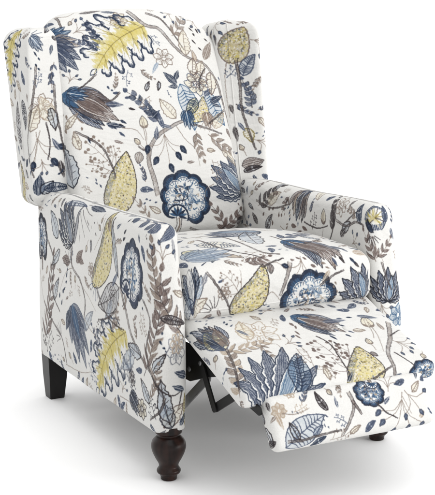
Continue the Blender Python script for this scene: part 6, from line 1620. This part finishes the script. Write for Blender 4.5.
def rivet(y, z, x, sgn, parent):
    bm = bmesh.new()
    R = []
    for r, h in ((.0065, 0), (.0065, .002), (.004, .0038)):
        R.append([bm.verts.new((x + sgn * h, y + r * math.cos(k * math.pi / 6), z + r * math.sin(k * math.pi / 6))) for k in range(12)])
    for k in range(2):
        for i in range(12): bm.faces.new((R[k][i], R[k][(i + 1) % 12], R[k + 1][(i + 1) % 12], R[k + 1][i]))
    bm.faces.new(R[2])
    return bm_obj('rivet', bm, STEEL, parent, True)
for s in (-1, 1):
    X = s * .243
    pl = poly_plate('hinge_plate', [(.16, .33), (.03, .335), (-.005, .318), (-.075, .325), (-.100, .293), (-.03, .272), (.06, .238), (.16, .235)], X, .006, chair, BLACKM)
    WM[pl.name] = Matrix()
    bar('link_bar', [(-.020, .292), (-.079, .210), (-.165, .262), (-.20, .285)], X + s * .007, .022, .004, pl, BLACKM)
    bar('brace_bar', [(.16, .130), (-.012, .266)], X - s * .012, .024, .004, pl, STEEL)
    bar('flap_arm', [(-.13, .276), (-.262, .254)], -.231 if s < 0 else .200, .022, .004, foot, BLACKM)
    for y, z in ((.0, .30), (-.06, .308), (.06, .27)): rivet(y, z, X + s * .003, s, pl)
# cross rail of the mechanism
bm = bmesh.new(); bmesh.ops.create_cube(bm, size=1, matrix=Matrix.Translation((0, .36, .380)) @ Matrix.Diagonal((.544, .50, .02, 1)))
bm_obj('seat_board', bm, BLACKM, chair, False)

# ------------------------------------------------------------------ the studio
def sweep():
    pts = []
    for y in np.linspace(-9, 3.2, 30): pts.append((y, 0.0))
    for i in range(1, 25):
        a = math.pi / 2 * i / 24; pts.append((3.2 + 2.2 * math.sin(a), 2.2 - 2.2 * math.cos(a)))
    for z in np.linspace(2.4, 6, 8): pts.append((5.4, z))
    bm = bmesh.new(); R = []
    for x in np.linspace(-9, 9, 24): R.append([bm.verts.new((x, p[0], p[1])) for p in pts])
    for k in range(len(R) - 1):
        for i in range(len(pts) - 1): bm.faces.new((R[k][i], R[k + 1][i], R[k + 1][i + 1], R[k][i + 1]))
    me = bpy.data.meshes.new('floor'); bm.to_mesh(me); bm.free()
    me.polygons.foreach_set('use_smooth', [True] * len(me.polygons))
    o = link('floor', me, FLOOR); o['kind'] = 'structure'
    return o
sweep()

# ------------------------------------------------------------------ lights
def area(name, loc, target, sx, sy, power):
    l = bpy.data.lights.new(name, 'AREA'); l.shape = 'RECTANGLE'; l.size = sx; l.size_y = sy; l.energy = power; l.color = (1, .995, .985)
    o = bpy.data.objects.new(name, l); col.objects.link(o); o.location = loc
    d = Vector(target) - Vector(loc); o.rotation_euler = d.to_track_quat('-Z', 'Y').to_euler()
    return o
area('overhead_softbox', (.8, -2.0, 4.4), (.1, -.1, 0), 5.0, 4.0, 76)
area('key_softbox', (3.5, -3.7, 1.3), (0, .2, .45), 2.6, 2.0, 146)
area('background_softbox', (0, 1.6, 5.0), (0, 4.6, 1.2), 6.0, 1.5, 95)
w = bpy.data.worlds.new('World'); scene.world = w; w.use_nodes = True
w.node_tree.nodes['Background'].inputs[0].default_value = (1, 1, 1, 1)
w.node_tree.nodes['Background'].inputs[1].default_value = .97

# ------------------------------------------------------------------ camera
cd = bpy.data.cameras.new('camera'); cam = bpy.data.objects.new('camera', cd); col.objects.link(cam); scene.camera = cam
AZ, PITCH = math.radians(27.8582), math.radians(11.1156)
cam.location = (-1.60672, -2.66265, 1.17491)
cam.rotation_euler = (math.pi / 2 - PITCH, 0, -AZ)
cd.sensor_fit = 'VERTICAL'; cd.sensor_height = 24; cd.lens = 24 * 1274.536 / 495; cd.clip_end = 100
scene.view_settings.view_transform = 'Standard'; scene.view_settings.look = 'None'; scene.view_settings.gamma = 1; scene.view_settings.exposure = 0
scene.render.resolution_x = 900; scene.render.resolution_y = 1024
